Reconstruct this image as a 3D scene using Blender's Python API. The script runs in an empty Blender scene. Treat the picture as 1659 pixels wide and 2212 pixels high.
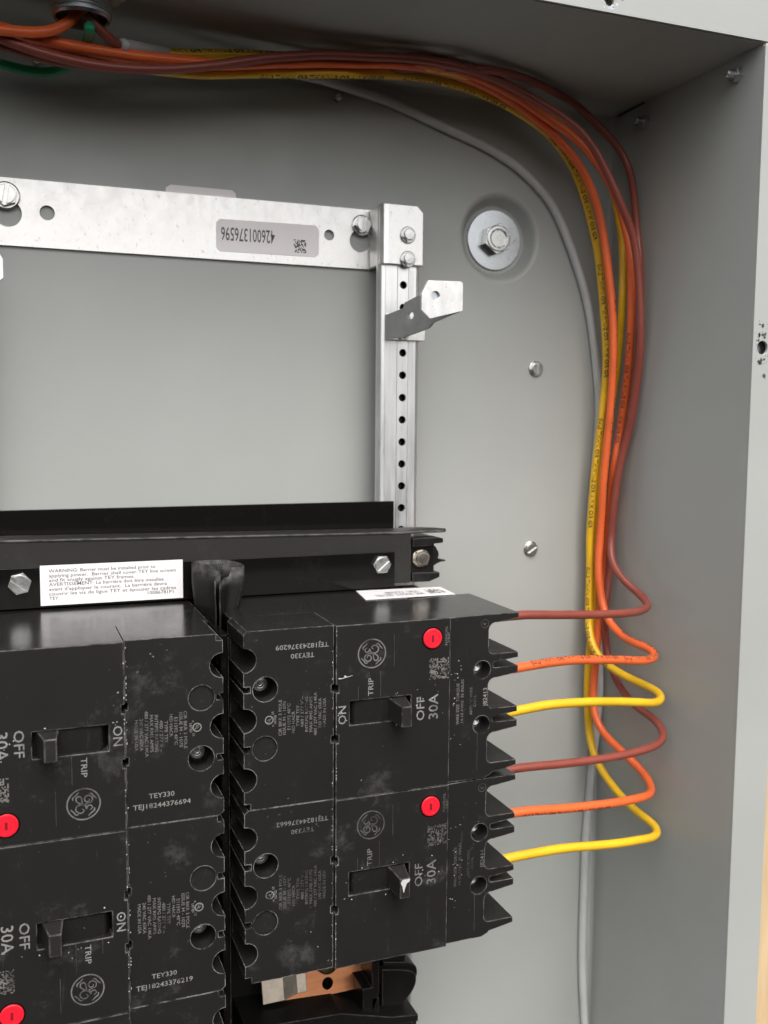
import bpy, bmesh, math, random
from mathutils import Vector, Matrix
random.seed(7)
R = math.radians
MM = 0.001
scene = bpy.context.scene
COL = scene.collection

# ------------------------------------------------------------------ camera, sky, sun, exposure
CAM_POS = Vector((-127.4, -513.5, 86.9))
YAW, PITCH, ROLL, FPX = 0.36896, -0.09444, 0.00758, 2105.0
cam = bpy.data.cameras.new('camera'); camo = bpy.data.objects.new('camera', cam); COL.objects.link(camo)
_f = Vector((math.sin(YAW) * math.cos(PITCH), math.cos(YAW) * math.cos(PITCH), math.sin(PITCH)))
_r = Vector((math.cos(YAW), -math.sin(YAW), 0)); _u = _r.cross(_f)
_r2 = _r * math.cos(ROLL) + _u * math.sin(ROLL); _u2 = _u * math.cos(ROLL) - _r * math.sin(ROLL)
camo.matrix_world = Matrix(((_r2.x, _u2.x, -_f.x, CAM_POS.x * MM), (_r2.y, _u2.y, -_f.y, CAM_POS.y * MM),
                            (_r2.z, _u2.z, -_f.z, CAM_POS.z * MM), (0, 0, 0, 1)))
cam.sensor_fit = 'HORIZONTAL'; cam.sensor_width = 36.0; cam.lens = FPX / 1659.0 * 36.0
cam.clip_start = 0.02; cam.clip_end = 100
cam.dof.use_dof = True; cam.dof.focus_distance = 0.425; cam.dof.aperture_fstop = 20
scene.camera = camo

SUN_EL, SUN_AZ = 53.0, -2.0        # sun stands in front of the panel, to the right (azimuth from -Y towards +X)
world = bpy.data.worlds.new('World'); scene.world = world; world.use_nodes = True
wn = world.node_tree.nodes; wl = world.node_tree.links
sky = wn.new('ShaderNodeTexSky'); sky.sky_type = 'NISHITA'; sky.sun_disc = False
sky.sun_elevation = R(SUN_EL); sky.sun_rotation = R(180 - SUN_AZ)
sky.air_density = 1.0; sky.dust_density = 5.0; sky.ozone_density = 1.0
hs = wn.new('ShaderNodeHueSaturation'); hs.inputs['Saturation'].default_value = 0.25
wl.new(sky.outputs[0], hs.inputs['Color']); wl.new(hs.outputs[0], wn['Background'].inputs['Color'])
wn['Background'].inputs['Strength'].default_value = 0.15
sun = bpy.data.lights.new('sun', 'SUN'); sun.energy = 0.55; sun.angle = R(60); sun.color = (1.0, 0.96, 0.9)
suno = bpy.data.objects.new('sun', sun); COL.objects.link(suno)
_d = Vector((math.sin(R(SUN_AZ)) * math.cos(R(SUN_EL)), -math.cos(R(SUN_AZ)) * math.cos(R(SUN_EL)), math.sin(R(SUN_EL))))
suno.rotation_euler = _d.to_track_quat('Z', 'Y').to_euler(); suno.location = _d * 3
vs = scene.view_settings; vs.view_transform = 'Standard'; vs.look = 'None'; vs.gamma = 1.0; vs.exposure = 0.78
vs.use_curve_mapping = False
scene.render.engine = 'CYCLES'

# ------------------------------------------------------------------ materials
def new_mat(name):
    m = bpy.data.materials.new(name); m.use_nodes = True
    return m, m.node_tree.nodes, m.node_tree.links, m.node_tree.nodes['Principled BSDF']
def N(nodes, kind, **kw):
    n = nodes.new(kind)
    for k, v in kw.items():
        if k in n.inputs: n.inputs[k].default_value = v
        else: setattr(n, k, v)
    return n
def ramp(nodes, p0, p1, c0=(0, 0, 0, 1), c1=(1, 1, 1, 1)):
    r = nodes.new('ShaderNodeValToRGB'); e = r.color_ramp.elements
    e[0].position = p0; e[0].color = c0; e[1].position = p1; e[1].color = c1
    return r
def noise(nodes, links, scale, detail=4, rough=0.55, stretch=None):
    tc = nodes.new('ShaderNodeNewGeometry'); n = N(nodes, 'ShaderNodeTexNoise', Scale=scale, Detail=detail, Roughness=rough)   # by place, so no two copies wear alike
    if stretch:
        mp = nodes.new('ShaderNodeMapping'); mp.inputs['Scale'].default_value = stretch
        links.new(tc.outputs['Position'], mp.inputs[0]); links.new(mp.outputs[0], n.inputs['Vector'])
    else: links.new(tc.outputs['Position'], n.inputs['Vector'])
    return n
def mix(nodes, links, fac, a, b):
    m = nodes.new('ShaderNodeMix'); m.data_type = 'RGBA'
    for sock, v in ((m.inputs['Factor'], fac), (m.inputs[6], a), (m.inputs[7], b)):
        if hasattr(v, 'links'): links.new(v, sock)
        else: sock.default_value = v
    return m.outputs[2]
def math_node(nodes, links, op, a, b=0.0):
    m = nodes.new('ShaderNodeMath'); m.operation = op
    for i, v in enumerate((a, b)):
        if hasattr(v, 'links'): links.new(v, m.inputs[i])
        else: m.inputs[i].default_value = v
    return m.outputs[0]
def bump(nodes, links, bsdf, height, strength=0.2, dist=0.0005):
    b = N(nodes, 'ShaderNodeBump', Strength=strength, Distance=dist); links.new(height, b.inputs['Height'])
    links.new(b.outputs[0], bsdf.inputs['Normal'])
def c4(c): return (c[0], c[1], c[2], 1)

def paint(name, col, rough=0.42):
    m, n, l, b = new_mat(name)
    n1 = noise(n, l, 9, 5); r1 = ramp(n, 0.3, 0.75, c4([x * 0.94 for x in col]), c4([min(1, x * 1.05) for x in col]))
    l.new(n1.outputs[0], r1.inputs[0])
    sp = noise(n, l, 900, 2); rs = ramp(n, 0.73, 0.76); l.new(sp.outputs[0], rs.inputs[0])
    pm = n.new('ShaderNodeMix'); pm.data_type = 'RGBA'; pm.inputs[7].default_value = (0.27, 0.265, 0.24, 1)
    l.new(mix(n, l, math_node(n, l, 'MULTIPLY', rs.outputs[0], 0.10), r1.outputs[0], (0.6, 0.58, 0.53, 1)), pm.inputs[6])
    rb = noise(n, l, 55, 8, 0.75); rbr = ramp(n, 0.66, 0.74); l.new(rb.outputs[0], rbr.inputs[0]); l.new(math_node(n, l, 'MULTIPLY', rbr.outputs[0], 0.16), pm.inputs['Factor']); l.new(pm.outputs[2], b.inputs['Base Color'])
    rr = ramp(n, 0.3, 0.7, (rough * 0.8,) * 3 + (1,), (rough * 1.25,) * 3 + (1,)); l.new(noise(n, l, 30, 6, 0.7).outputs[0], rr.inputs[0]); l.new(rr.outputs[0], b.inputs['Roughness'])
    n2 = noise(n, l, 700, 3); bump(n, l, b, n2.outputs[0], 0.10, 0.0004)
    return m
def metal(name, col, rough=0.35, var=0.25, speck=0.0, stretch=None, scale=220):
    m, n, l, b = new_mat(name); b.inputs['Metallic'].default_value = 1
    n1 = noise(n, l, scale, 6, 0.65, stretch); r1 = ramp(n, 0.3, 0.7, c4([x * (1 - var) for x in col]), c4(col)); l.new(n1.outputs[0], r1.inputs[0])
    out = r1.outputs[0]
    if speck:
        n3 = noise(n, l, 520, 5, 0.7, stretch); r3 = ramp(n, 0.61, 0.72); l.new(n3.outputs[0], r3.inputs[0])
        out = mix(n, l, math_node(n, l, 'MULTIPLY', r3.outputs[0], speck), out, (0.18, 0.18, 0.17, 1))
    l.new(out, b.inputs['Base Color'])
    r2 = ramp(n, 0.25, 0.8, (rough * 0.8,) * 3 + (1,), (min(1, rough * 1.35),) * 3 + (1,)); l.new(n1.outputs[0], r2.inputs[0]); l.new(r2.outputs[0], b.inputs['Roughness'])
    n2 = noise(n, l, 500, 3); bump(n, l, b, n2.outputs[0], 0.08, 0.0002)
    return m
def black_plastic(name, col=0.020, rough=0.42, dust=0.5, edge=0.7, grain=0.25, dust_scale=38, spec=0.2):
    """Moulded black plastic: dusty smears, pale specks and edges rubbed pale."""
    m, n, l, b = new_mat(name)
    big = noise(n, l, dust_scale, 10, 0.78); rb = ramp(n, 0.56, 0.78); l.new(big.outputs[0], rb.inputs[0])
    scr = noise(n, l, 300, 6, 0.75, (1, 1, 0.12)); rsc = ramp(n, 0.63, 0.76); l.new(scr.outputs[0], rsc.inputs[0])
    dm = math_node(n, l, 'MULTIPLY', math_node(n, l, 'ADD', rb.outputs[0], math_node(n, l, 'MULTIPLY', rsc.outputs[0], 0.6)), dust * 0.15)
    base = mix(n, l, dm, (col * 1.08, col, col * 0.92, 1), (0.34, 0.33, 0.31, 1))
    sp = noise(n, l, 620, 2, 0.5); rs = ramp(n, 0.735, 0.77); l.new(sp.outputs[0], rs.inputs[0])
    sp2 = noise(n, l, 40, 4, 0.6); rs2 = ramp(n, 0.48, 0.7); l.new(sp2.outputs[0], rs2.inputs[0])
    spm = math_node(n, l, 'MULTIPLY', math_node(n, l, 'MULTIPLY', rs.outputs[0], rs2.outputs[0]), dust * 0.7)
    base = mix(n, l, spm, base, (0.45, 0.44, 0.42, 1))
    if edge:
        bv = n.new('ShaderNodeBevel'); bv.samples = 4; bv.inputs['Radius'].default_value = 0.0007
        geo = n.new('ShaderNodeNewGeometry'); dot = n.new('ShaderNodeVectorMath'); dot.operation = 'DOT_PRODUCT'
        l.new(bv.outputs[0], dot.inputs[0]); l.new(geo.outputs['True Normal'], dot.inputs[1])
        em = ramp(n, 0.86, 0.992, (1, 1, 1, 1), (0, 0, 0, 1)); l.new(dot.outputs['Value'], em.inputs[0])
        en = noise(n, l, 170, 5, 0.7); er = ramp(n, 0.38, 0.60); l.new(en.outputs[0], er.inputs[0])
        base = mix(n, l, math_node(n, l, 'MULTIPLY', math_node(n, l, 'MULTIPLY', em.outputs[0], er.outputs[0]), edge), base, (0.36, 0.35, 0.33, 1))
    b.inputs['Specular IOR Level'].default_value = spec
    l.new(base, b.inputs['Base Color'])
    rr = ramp(n, 0.3, 0.75, (rough * 0.85,) * 3 + (1,), (min(1, rough * 1.3),) * 3 + (1,)); l.new(big.outputs[0], rr.inputs[0]); l.new(rr.outputs[0], b.inputs['Roughness'])
    g = noise(n, l, 1500, 2); bump(n, l, b, g.outputs[0], grain, 0.0001)
    return m
def plain(name, col, rough=0.5, metallic=0.0, var=0.12, scale=60, spec=0.5):
    m, n, l, b = new_mat(name)
    n1 = noise(n, l, scale, 5, 0.6); r1 = ramp(n, 0.3, 0.7, c4([x * (1 - var) for x in col]), c4([min(1, x * (1 + var)) for x in col]))
    l.new(n1.outputs[0], r1.inputs[0]); l.new(r1.outputs[0], b.inputs['Base Color'])
    b.inputs['Roughness'].default_value = rough; b.inputs['Metallic'].default_value = metallic
    b.inputs['Specular IOR Level'].default_value = spec
    return m
def wire_mat(name, col, rough=0.36):
    m, n, l, b = new_mat(name)
    n1 = noise(n, l, 45, 5, 0.6); r1 = ramp(n, 0.3, 0.72, c4([x * 0.86 for x in col]), c4([min(1, x * 1.08) for x in col])); l.new(n1.outputs[0], r1.inputs[0])
    n2 = noise(n, l, 420, 4, 0.7); r2 = ramp(n, 0.66, 0.76); l.new(n2.outputs[0], r2.inputs[0])
    l.new(mix(n, l, math_node(n, l, 'MULTIPLY', r2.outputs[0], 0.18), r1.outputs[0], (0.5, 0.47, 0.43, 1)), b.inputs['Base Color'])
    b.inputs['Roughness'].default_value = rough
    n3 = noise(n, l, 260, 3); bump(n, l, b, n3.outputs[0], 0.12, 0.0003)
    return m
def ink(name, col, gap=0.5, scale=160):
    """Worn print: ink broken up by rubbed patches that show the black plastic."""
    m, n, l, b = new_mat(name)
    n1 = noise(n, l, scale, 5, 0.7); r1 = ramp(n, gap - 0.10, gap + 0.12); l.new(n1.outputs[0], r1.inputs[0])
    l.new(mix(n, l, r1.outputs[0], c4(col), (0.03, 0.028, 0.026, 1)), b.inputs['Base Color'])
    b.inputs['Roughness'].default_value = 0.55
    return m
def wood(name):
    m, n, l, b = new_mat(name)
    n1 = noise(n, l, 14, 8, 0.65, (7, 7, 0.7)); r1 = ramp(n, 0.25, 0.8, (0.52, 0.36, 0.19, 1), (0.74, 0.56, 0.34, 1)); l.new(n1.outputs[0], r1.inputs[0])
    l.new(r1.outputs[0], b.inputs['Base Color']); b.inputs['Roughness'].default_value = 0.7
    bump(n, l, b, n1.outputs[0], 0.2, 0.001)
    return m

M = {
 'paint': paint('grey enclosure paint', (0.392, 0.402, 0.382)),
 'galv': metal('galvanised steel', (0.86, 0.85, 0.83), 0.42, 0.22, 0.6, (1, 1, 0.6)),
 'galv_rail': metal('galvanised channel steel', (0.84, 0.84, 0.83), 0.36, 0.18, 0.35, (1, 1, 0.12)),
 'zinc': metal('zinc plated steel', (0.66, 0.66, 0.64), 0.27, 0.30, 0.2),
 'arm': metal('shaded galvanised arm', (0.50, 0.51, 0.50), 0.55, 0.2, 0.3),  # galvanised steel darkened: the arm's shade is put into its colour
 'zinc_dark': metal('zinc washer steel', (0.62, 0.64, 0.66), 0.30, 0.22, 0.1),
 'nickel': metal('warm nickel nut', (0.82, 0.76, 0.66), 0.22, 0.12),
 'copper': metal('copper bar', (0.60, 0.25, 0.12), 0.30, 0.35, 0, (0.15, 1, 1), 120),
 'tin': metal('tin plated bar', (0.56, 0.49, 0.40), 0.32, 0.25),
 'brass': metal('dull brass', (0.50, 0.40, 0.20), 0.35, 0.25),
 'face': black_plastic('breaker face plastic', 0.0135, 0.46, 1.25, 0.95, 0.22),
 'body': black_plastic('breaker side plastic', 0.012, 0.19, 0.9, 0.6, 0.10, 90, 0.5),
 'blank': black_plastic('filled screw hole', 0.015, 0.5, 0.9, 0.0, 1.0, 260),
 'handle': black_plastic('toggle plastic', 0.020, 0.38, 0.6, 0.95, 0.25, 120),
 'slide': black_plastic('toggle slide plastic', 0.014, 0.28, 0.7, 0.2, 0.2, 90),
 'black': black_plastic('black moulding', 0.010, 0.30, 0.35, 0.35, 0.2),
 'matte': black_plastic('matte black sheet', 0.022, 0.50, 0.35, 0.30, 0.5),
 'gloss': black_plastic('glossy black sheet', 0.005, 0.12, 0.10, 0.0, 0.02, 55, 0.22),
 'fabric': black_plastic('black flexible sheet', 0.010, 0.48, 0.05, 0.2, 0.8),
 'red': plain('red push button', (0.80, 0.012, 0.030), 0.38, 0, 0.08, 200),
 'redslot': plain('dark red slot', (0.20, 0.004, 0.010), 0.5),
 'white': plain('white sticker', (0.82, 0.80, 0.80), 0.42, 0, 0.02, 30),
 'sticker': plain('pale grey sticker', (0.87, 0.82, 0.82), 0.42, 0, 0.03, 30),
 'ink_dark': plain('dark print', (0.10, 0.095, 0.09), 0.6),
 'ink_grey': plain('grey print', (0.22, 0.21, 0.21), 0.6),
 'print': ink('pale worn print', (0.165, 0.16, 0.148), 0.55),
 'print_bright': ink('pale print', (0.235, 0.23, 0.215), 0.62),
 'print_faint': ink('faint worn print', (0.115, 0.11, 0.10), 0.50),
 'chip': plain('pale chipped edge', (0.52, 0.51, 0.49), 0.6),
 'scuff': plain('dark scuff', (0.06, 0.055, 0.05), 0.6),
 'brown': wire_mat('brown insulation', (0.26, 0.060, 0.042)),
 'orange': wire_mat('orange insulation', (0.86, 0.150, 0.038)),
 'yellow': wire_mat('yellow insulation', (0.84, 0.50, 0.018)),
 'grey': wire_mat('grey insulation', (0.55, 0.56, 0.55)),
 'green': wire_mat('green insulation', (0.015, 0.27, 0.12)),
 'wire_ink': plain('black wire print', (0.025, 0.02, 0.015), 0.6),
 'wood': wood('pale plywood'),
}

# ------------------------------------------------------------------ mesh helpers (all sizes in millimetres)
def empty(name, loc, rot=(0, 0, 0)):
    o = bpy.data.objects.new(name, None); COL.objects.link(o); o.location = Vector(loc) * MM; o.rotation_euler = rot
    o.empty_display_size = 0.01
    return o
def tag(o, label=None, cat=None, group=None, kind=None):
    for k, v in (('label', label), ('category', cat), ('group', group), ('kind', kind)):
        if v: o[k] = v
    return o
class MB:
    def __init__(s): s.v = []; s.f = []
    def add(s, verts, faces):
        k = len(s.v); s.v += [tuple(v) for v in verts]; s.f += [tuple(i + k for i in f) for f in faces]; return s
    def box(s, x0, x1, y0, y1, z0, z1):
        return s.add([(x, y, z) for x in (x0, x1) for y in (y0, y1) for z in (z0, z1)],
                     [(0, 1, 3, 2), (4, 6, 7, 5), (0, 4, 5, 1), (2, 3, 7, 6), (0, 2, 6, 4), (1, 5, 7, 3)])
    def hexa(s, p):     # eight corners: back 4 then front 4, same order
        return s.add(p, [(0, 1, 2, 3), (7, 6, 5, 4), (0, 4, 5, 1), (1, 5, 6, 2), (2, 6, 7, 3), (3, 7, 4, 0)])
    def prism(s, pts, a, b, axis='z'):
        """extrude a polygon of (p, q) pairs along an axis from a to b"""
        mp = {'z': lambda p, h: (p[0], p[1], h), 'y': lambda p, h: (p[0], h, p[1]), 'x': lambda p, h: (h, p[0], p[1])}[axis]
        n = len(pts); v = [mp(p, a) for p in pts] + [mp(p, b) for p in pts]
        f = [tuple(range(n)), tuple(range(2 * n - 1, n - 1, -1))] + [(i, n + i, n + (i + 1) % n, (i + 1) % n) for i in range(n)]
        return s.add(v, f)
    def lathe(s, prof, c, axis='y', seg=32, close=False):
        """prof: (radius, height) pairs turned about an axis through c"""
        k = len(prof); v = []
        for i in range(seg):
            a = 2 * math.pi * i / seg; ca, sa = math.cos(a), math.sin(a)
            for r, h in prof:
                v.append({'y': (c[0] + r * ca, c[1] + h, c[2] + r * sa), 'z': (c[0] + r * ca, c[1] + r * sa, c[2] + h), 'x': (c[0] + h, c[1] + r * ca, c[2] + r * sa)}[axis])
        f = []
        for i in range(seg):
            j = (i + 1) % seg
            for m in range(k - 1): f.append((i * k + m, j * k + m, j * k + m + 1, i * k + m + 1))
            if close: f.append((i * k + k - 1, j * k + k - 1, j * k, i * k))
        if not close:
            if prof[0][0] > 0: f.append(tuple(i * k for i in range(seg)))
            if prof[-1][0] > 0: f.append(tuple(i * k + k - 1 for i in range(seg)))
        return s.add(v, f)
    def tube(s, pts, r, seg=14, cap=True):
        P = [Vector(p) for p in pts]; T = tangents(P); up = Vector((0, 0, 1))
        if abs(T[0].dot(up)) > 0.9: up = Vector((1, 0, 0))
        n = (up - T[0] * up.dot(T[0])).normalized(); v = []
        for i, p in enumerate(P):
            n = (n - T[i] * n.dot(T[i])).normalized(); b = T[i].cross(n)
            for k in range(seg):
                a = 2 * math.pi * k / seg; v.append(p + (n * math.cos(a) + b * math.sin(a)) * r)
        f = [(i * seg + k, i * seg + (k + 1) % seg, (i + 1) * seg + (k + 1) % seg, (i + 1) * seg + k) for i in range(len(P) - 1) for k in range(seg)]
        if cap: f += [tuple(range(seg - 1, -1, -1)), tuple(range((len(P) - 1) * seg, len(P) * seg))]
        return s.add(v, f)
    def ribbon(s, pts, w, y, closed=False):
        """flat stroke of width w through (x, z) points, lying in the plane y"""
        n = len(pts); v = []
        for i in range(n):
            a = pts[(i - 1) % n] if closed or i else pts[i]; b = pts[(i + 1) % n] if closed or i < n - 1 else pts[i]
            dx, dz = b[0] - a[0], b[1] - a[1]; L = math.hypot(dx, dz) or 1
            ww = w[i] if isinstance(w, (list, tuple)) else w
            ox, oz = -dz / L * ww / 2, dx / L * ww / 2
            v += [(pts[i][0] + ox, y, pts[i][1] + oz), (pts[i][0] - ox, y, pts[i][1] - oz)]
        m = n if closed else n - 1
        return s.add(v, [(2 * i, 2 * i + 1, 2 * ((i + 1) % n) + 1, 2 * ((i + 1) % n)) for i in range(m)])
    def build(s, name, mat, parent=None, origin=None, bevel=0.0, smooth=False, fix=True, seg=2):
        o3 = Vector(origin) if origin is not None else Vector((0, 0, 0))
        me = bpy.data.meshes.new(name); me.from_pydata([tuple((Vector(v) - o3) * MM) for v in s.v], [], s.f)
        if fix:
            bm = bmesh.new(); bm.from_mesh(me); bmesh.ops.remove_doubles(bm, verts=bm.verts, dist=2e-6)
            bmesh.ops.recalc_face_normals(bm, faces=bm.faces)
            if bevel: bmesh.ops.dissolve_limit(bm, angle_limit=R(1), verts=bm.verts[:], edges=bm.edges[:])
            bm.to_mesh(me); bm.free()
        me.materials.append(M[mat] if isinstance(mat, str) else mat)
        if smooth: me.shade_smooth()
        o = bpy.data.objects.new(name, me); COL.objects.link(o)
        if parent is not None: o.parent = parent
        if bevel:
            b = o.modifiers.new('bevel', 'BEVEL'); b.width = bevel * MM; b.segments = seg; b.limit_method = 'ANGLE'; b.angle_limit = R(35)
            pass
        return o
def tangents(P):
    T = []
    for i in range(len(P)):
        t = (P[min(i + 1, len(P) - 1)] - P[max(i - 1, 0)]); T.append(t.normalized())
    return T
def circle(cx, cz, r, n=28, a0=0.0, a1=2 * math.pi):
    full = abs(a1 - a0 - 2 * math.pi) < 1e-6
    m = n if full else n + 1
    return [(cx + r * math.cos(a0 + (a1 - a0) * i / n), cz + r * math.sin(a0 + (a1 - a0) * i / n)) for i in range(m)]
_tmp = []
def curve_mesh(cu):
    """evaluate a curve datablock to (verts, faces)"""
    o = bpy.data.objects.new('tmp', cu); COL.objects.link(o)
    dg = bpy.context.evaluated_depsgraph_get(); me = o.evaluated_get(dg).to_mesh()
    v = [tuple(x.co) for x in me.vertices]; f = [tuple(p.vertices) for p in me.polygons]
    o.evaluated_get(dg).to_mesh_clear(); bpy.data.objects.remove(o); bpy.data.curves.remove(cu)
    return v, f
def plate(mb, outline, holes, y0, y1, axis='y'):
    """flat plate with real holes: outline in two axes, thickness along the third"""
    cu = bpy.data.curves.new('tmp', 'CURVE'); cu.dimensions = '2D'; cu.fill_mode = 'BOTH'; cu.extrude = abs(y1 - y0) / 2
    for loop in [outline] + list(holes):
        sp = cu.splines.new('POLY'); sp.points.add(len(loop) - 1); sp.use_cyclic_u = True
        for p, q in zip(sp.points, loop): p.co = (q[0], q[1], 0, 1)
    v, f = curve_mesh(cu); ym = (y0 + y1) / 2
    if axis == 'y': v = [(a, ym - c, b) for a, b, c in v]
    elif axis == 'z': v = [(a, b, ym + c) for a, b, c in v]
    else: v = [(ym + c, a, b) for a, b, c in v]
    mb.add(v, f); return mb
FONT_H = [0.0]
def text_flat(body, bold=0.008):
    cu = bpy.data.curves.new('tmp', 'FONT'); cu.body = body; cu.size = 1.0; cu.resolution_u = 2; cu.offset = bold
    return curve_mesh(cu)
def cap_h():
    if not FONT_H[0]:
        v, _ = text_flat('H'); FONT_H[0] = max(p[1] for p in v)
    return FONT_H[0]
def text(mb, body, cx, cz, w, h, rot=0, y=0.0, place=None):
    """print a line: width w, cap height h, centred on (cx, cz), turned by rot degrees, in plane y"""
    v, f = text_flat(body); xs = [p[0] for p in v]; x0, x1 = min(xs), max(xs); H = cap_h()
    ca, sa = math.cos(R(rot)), math.sin(R(rot)); out = []
    for p in v:
        a = ((p[0] - x0) / (x1 - x0) - 0.5) * w; b = (p[1] / H - 0.5) * h
        out.append(place(a, b) if place else (cx + a * ca - b * sa, y, cz + a * sa + b * ca))
    mb.add(out, f); return mb
def spline(pts, n=8, closed=False):
    out = []; k = len(pts)
    for i in range(k if closed else k - 1):
        g = lambda j: pts[j % k] if closed else pts[max(0, min(k - 1, j))]
        p0, p1, p2, p3 = g(i - 1), g(i), g(i + 1), g(i + 2)
        for s in range(n):
            t = s / n
            out.append(tuple(0.5 * (2 * b + (c - a) * t + (2 * a - 5 * b + 4 * c - d) * t * t + (3 * b - a - 3 * c + d) * t ** 3) for a, b, c, d in zip(p0, p1, p2, p3)))
    if not closed: out.append(tuple(pts[-1]))
    return out
def copy_tree(o, parent=None, skip=()):
    c = o.copy(); COL.objects.link(c); c.parent = parent
    for ch in [x for x in bpy.data.objects if x.parent == o]:
        if ch.name.split('.')[0] not in skip: copy_tree(ch, c, skip)
    return c
def hex_screw(name, parent, origin, c, r, h, slot_angle=0.0, flange=0.0, mat='zinc', slotted=True, axis='y', turn=0.0, dome=0.25):
    """hex head fastener standing out of a surface at c towards the viewer (-y), slot cut as real geometry"""
    mb = MB(); a0 = R(turn)
    if flange:
        mb.lathe([(0.01, 0), (flange, 0), (flange, -0.7), (flange * 0.9, -1.0), (0.01, -1.0)], c, 'y', 32)
    pts = [(c[0] + r * math.cos(a0 + R(60 * i)), c[2] + r * math.sin(a0 + R(60 * i))) for i in range(6)]
    mb.prism(pts, c[1] - (0.8 if flange else 0), c[1] - h, 'y')
    top = r * 0.80
    if slotted:
        # raised cap in two halves, leaving the slot between them
        for s in (1, -1):
            arc = [(top * math.cos(t), top * math.sin(t)) for t in [math.asin(0.22) + (math.pi - 2 * math.asin(0.22)) * i / 16 for i in range(17)]]
            arc = [(x, z * s) for x, z in arc]
            ca, sa = math.cos(R(slot_angle)), math.sin(R(slot_angle))
            arc = [(c[0] + x * ca - z * sa, c[2] + x * sa + z * ca) for x, z in arc]
            mb.prism(arc, c[1] - h + 0.05, c[1] - h - 1.0, 'y')
    else:
        mb.lathe([(0.01, 0.05), (top, 0.05), (top, -0.25), (top * 0.9, -0.45 - dome), (0.01, -0.5 - dome)], (c[0], c[1] - h, c[2]), 'y', 24)
    o = mb.build(name, mat, parent, origin, bevel=0.12)
    return o

# ------------------------------------------------------------------ the setting: plywood wall behind the enclosure
XR, ZT, YF, XL, ZB = 216.2, 267.9, -124.8, -303.0, -560.0
mb = MB(); mb.box(-900, 900, 60, 78, -1100, 700)
wall = mb.build('wall', 'wood', None, (0, 60, 0)); wall.location = Vector((0, 60, 0)) * MM
tag(wall, kind='structure', label='pale plywood wall behind the grey enclosure', cat='wall')

# ------------------------------------------------------------------ enclosure
E0 = (0, 0, ZB)
enc = empty('electrical_enclosure', E0)
tag(enc, 'open grey painted steel enclosure with white lit rim and dished bolt holes', 'enclosure')
# back panel with a stamped dish round the mounting bolt
DX, DZ, DR = 141.4, 191.8, 24.6
mb = MB(); seg = 64; ring = []
prof = [(DR + 1.6, 0.0), (DR + 0.6, 0.12), (DR - 0.3, 0.55), (DR - 1.3, 1.8), (20.6, 7.4), (19.6, 8.2), (18.6, 8.4)]
T = 1.6
corn = [(XR, ZT), (XL, ZT), (XL, ZB), (XR, ZB)]
def on_rect(a):
    c, s_ = math.cos(a), math.sin(a); t = 1e9
    if c > 1e-9: t = min(t, (XR - DX) / c)
    if c < -1e-9: t = min(t, (XL - DX) / c)
    if s_ > 1e-9: t = min(t, (ZT - DZ) / s_)
    if s_ < -1e-9: t = min(t, (ZB - DZ) / s_)
    return (DX + t * c, DZ + t * s_)
ca_ = [math.atan2(z - DZ, x - DX) % (2 * math.pi) for x, z in corn]
angs = sorted([a for a in (2 * math.pi * i / seg for i in range(seg)) if min(abs(a - c) for c in ca_) > 0.045] + ca_)
k = len(prof) + 1; v = []; f = []
for a in angs:
    x, z = on_rect(a); v.append((x, 0, z))
    for r, h in prof: v.append((DX + r * math.cos(a), h, DZ + r * math.sin(a)))
n_ = len(angs)
for i in range(n_):
    j = (i + 1) % n_
    for m in range(k - 1): f.append((i * k + m, j * k + m, j * k + m + 1, i * k + m + 1))
f.append(tuple(i * k + k - 1 for i in range(n_)))
mb.add(v, f)
o = mb.build('back_panel', 'paint', enc, E0)
for p in o.data.polygons: p.use_smooth = (Vector((p.center.x / MM - DX, p.center.z / MM + ZB - DZ)).length < DR + 1.2)
sol = o.modifiers.new('sheet', 'SOLIDIFY'); sol.thickness = T * MM; sol.offset = 0.0
mb = MB(); mb.box(XL, XR, 0.9, 2.5, ZB, ZB + 1); mb.build('bottom_seam', 'paint', enc, E0)
# side walls, top and bottom, each a bent sheet with a small radius at the back edge
for name, pts, axis, a, b in (
    ('side_wall', [(XR, YF), (XR + T, YF), (XR + T, 2.4), (XR - 3.0, 2.4), (XR - 3.0, -0.9), (XR - 1.0, -1.4), (XR - 0.1, -3.2), (XR, -5)], 'z', ZB - T, ZT - 0.05),
    ('side_wall', [(XL, YF), (XL - T, YF), (XL - T, 2.4), (XL, 2.4)], 'z', ZB - T, ZT - 0.05)):
    mb = MB(); mb.prism(pts, a, b, axis); mb.build(name, 'paint', enc, E0)
mb = MB(); mb.prism([(YF, ZT), (YF, ZT + T), (2.4, ZT + T), (2.4, ZT - 2), (-1.0, ZT - 2), (-1.2, ZT - 0.8), (-2.6, ZT)], XL - T, XR + T, 'x'); mb.build('top_wall', 'paint', enc, E0)
mb = MB(); mb.box(XL, XR, YF, 2.4, ZB - T, ZB); mb.build('bottom_wall', 'paint', enc, E0)
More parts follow.
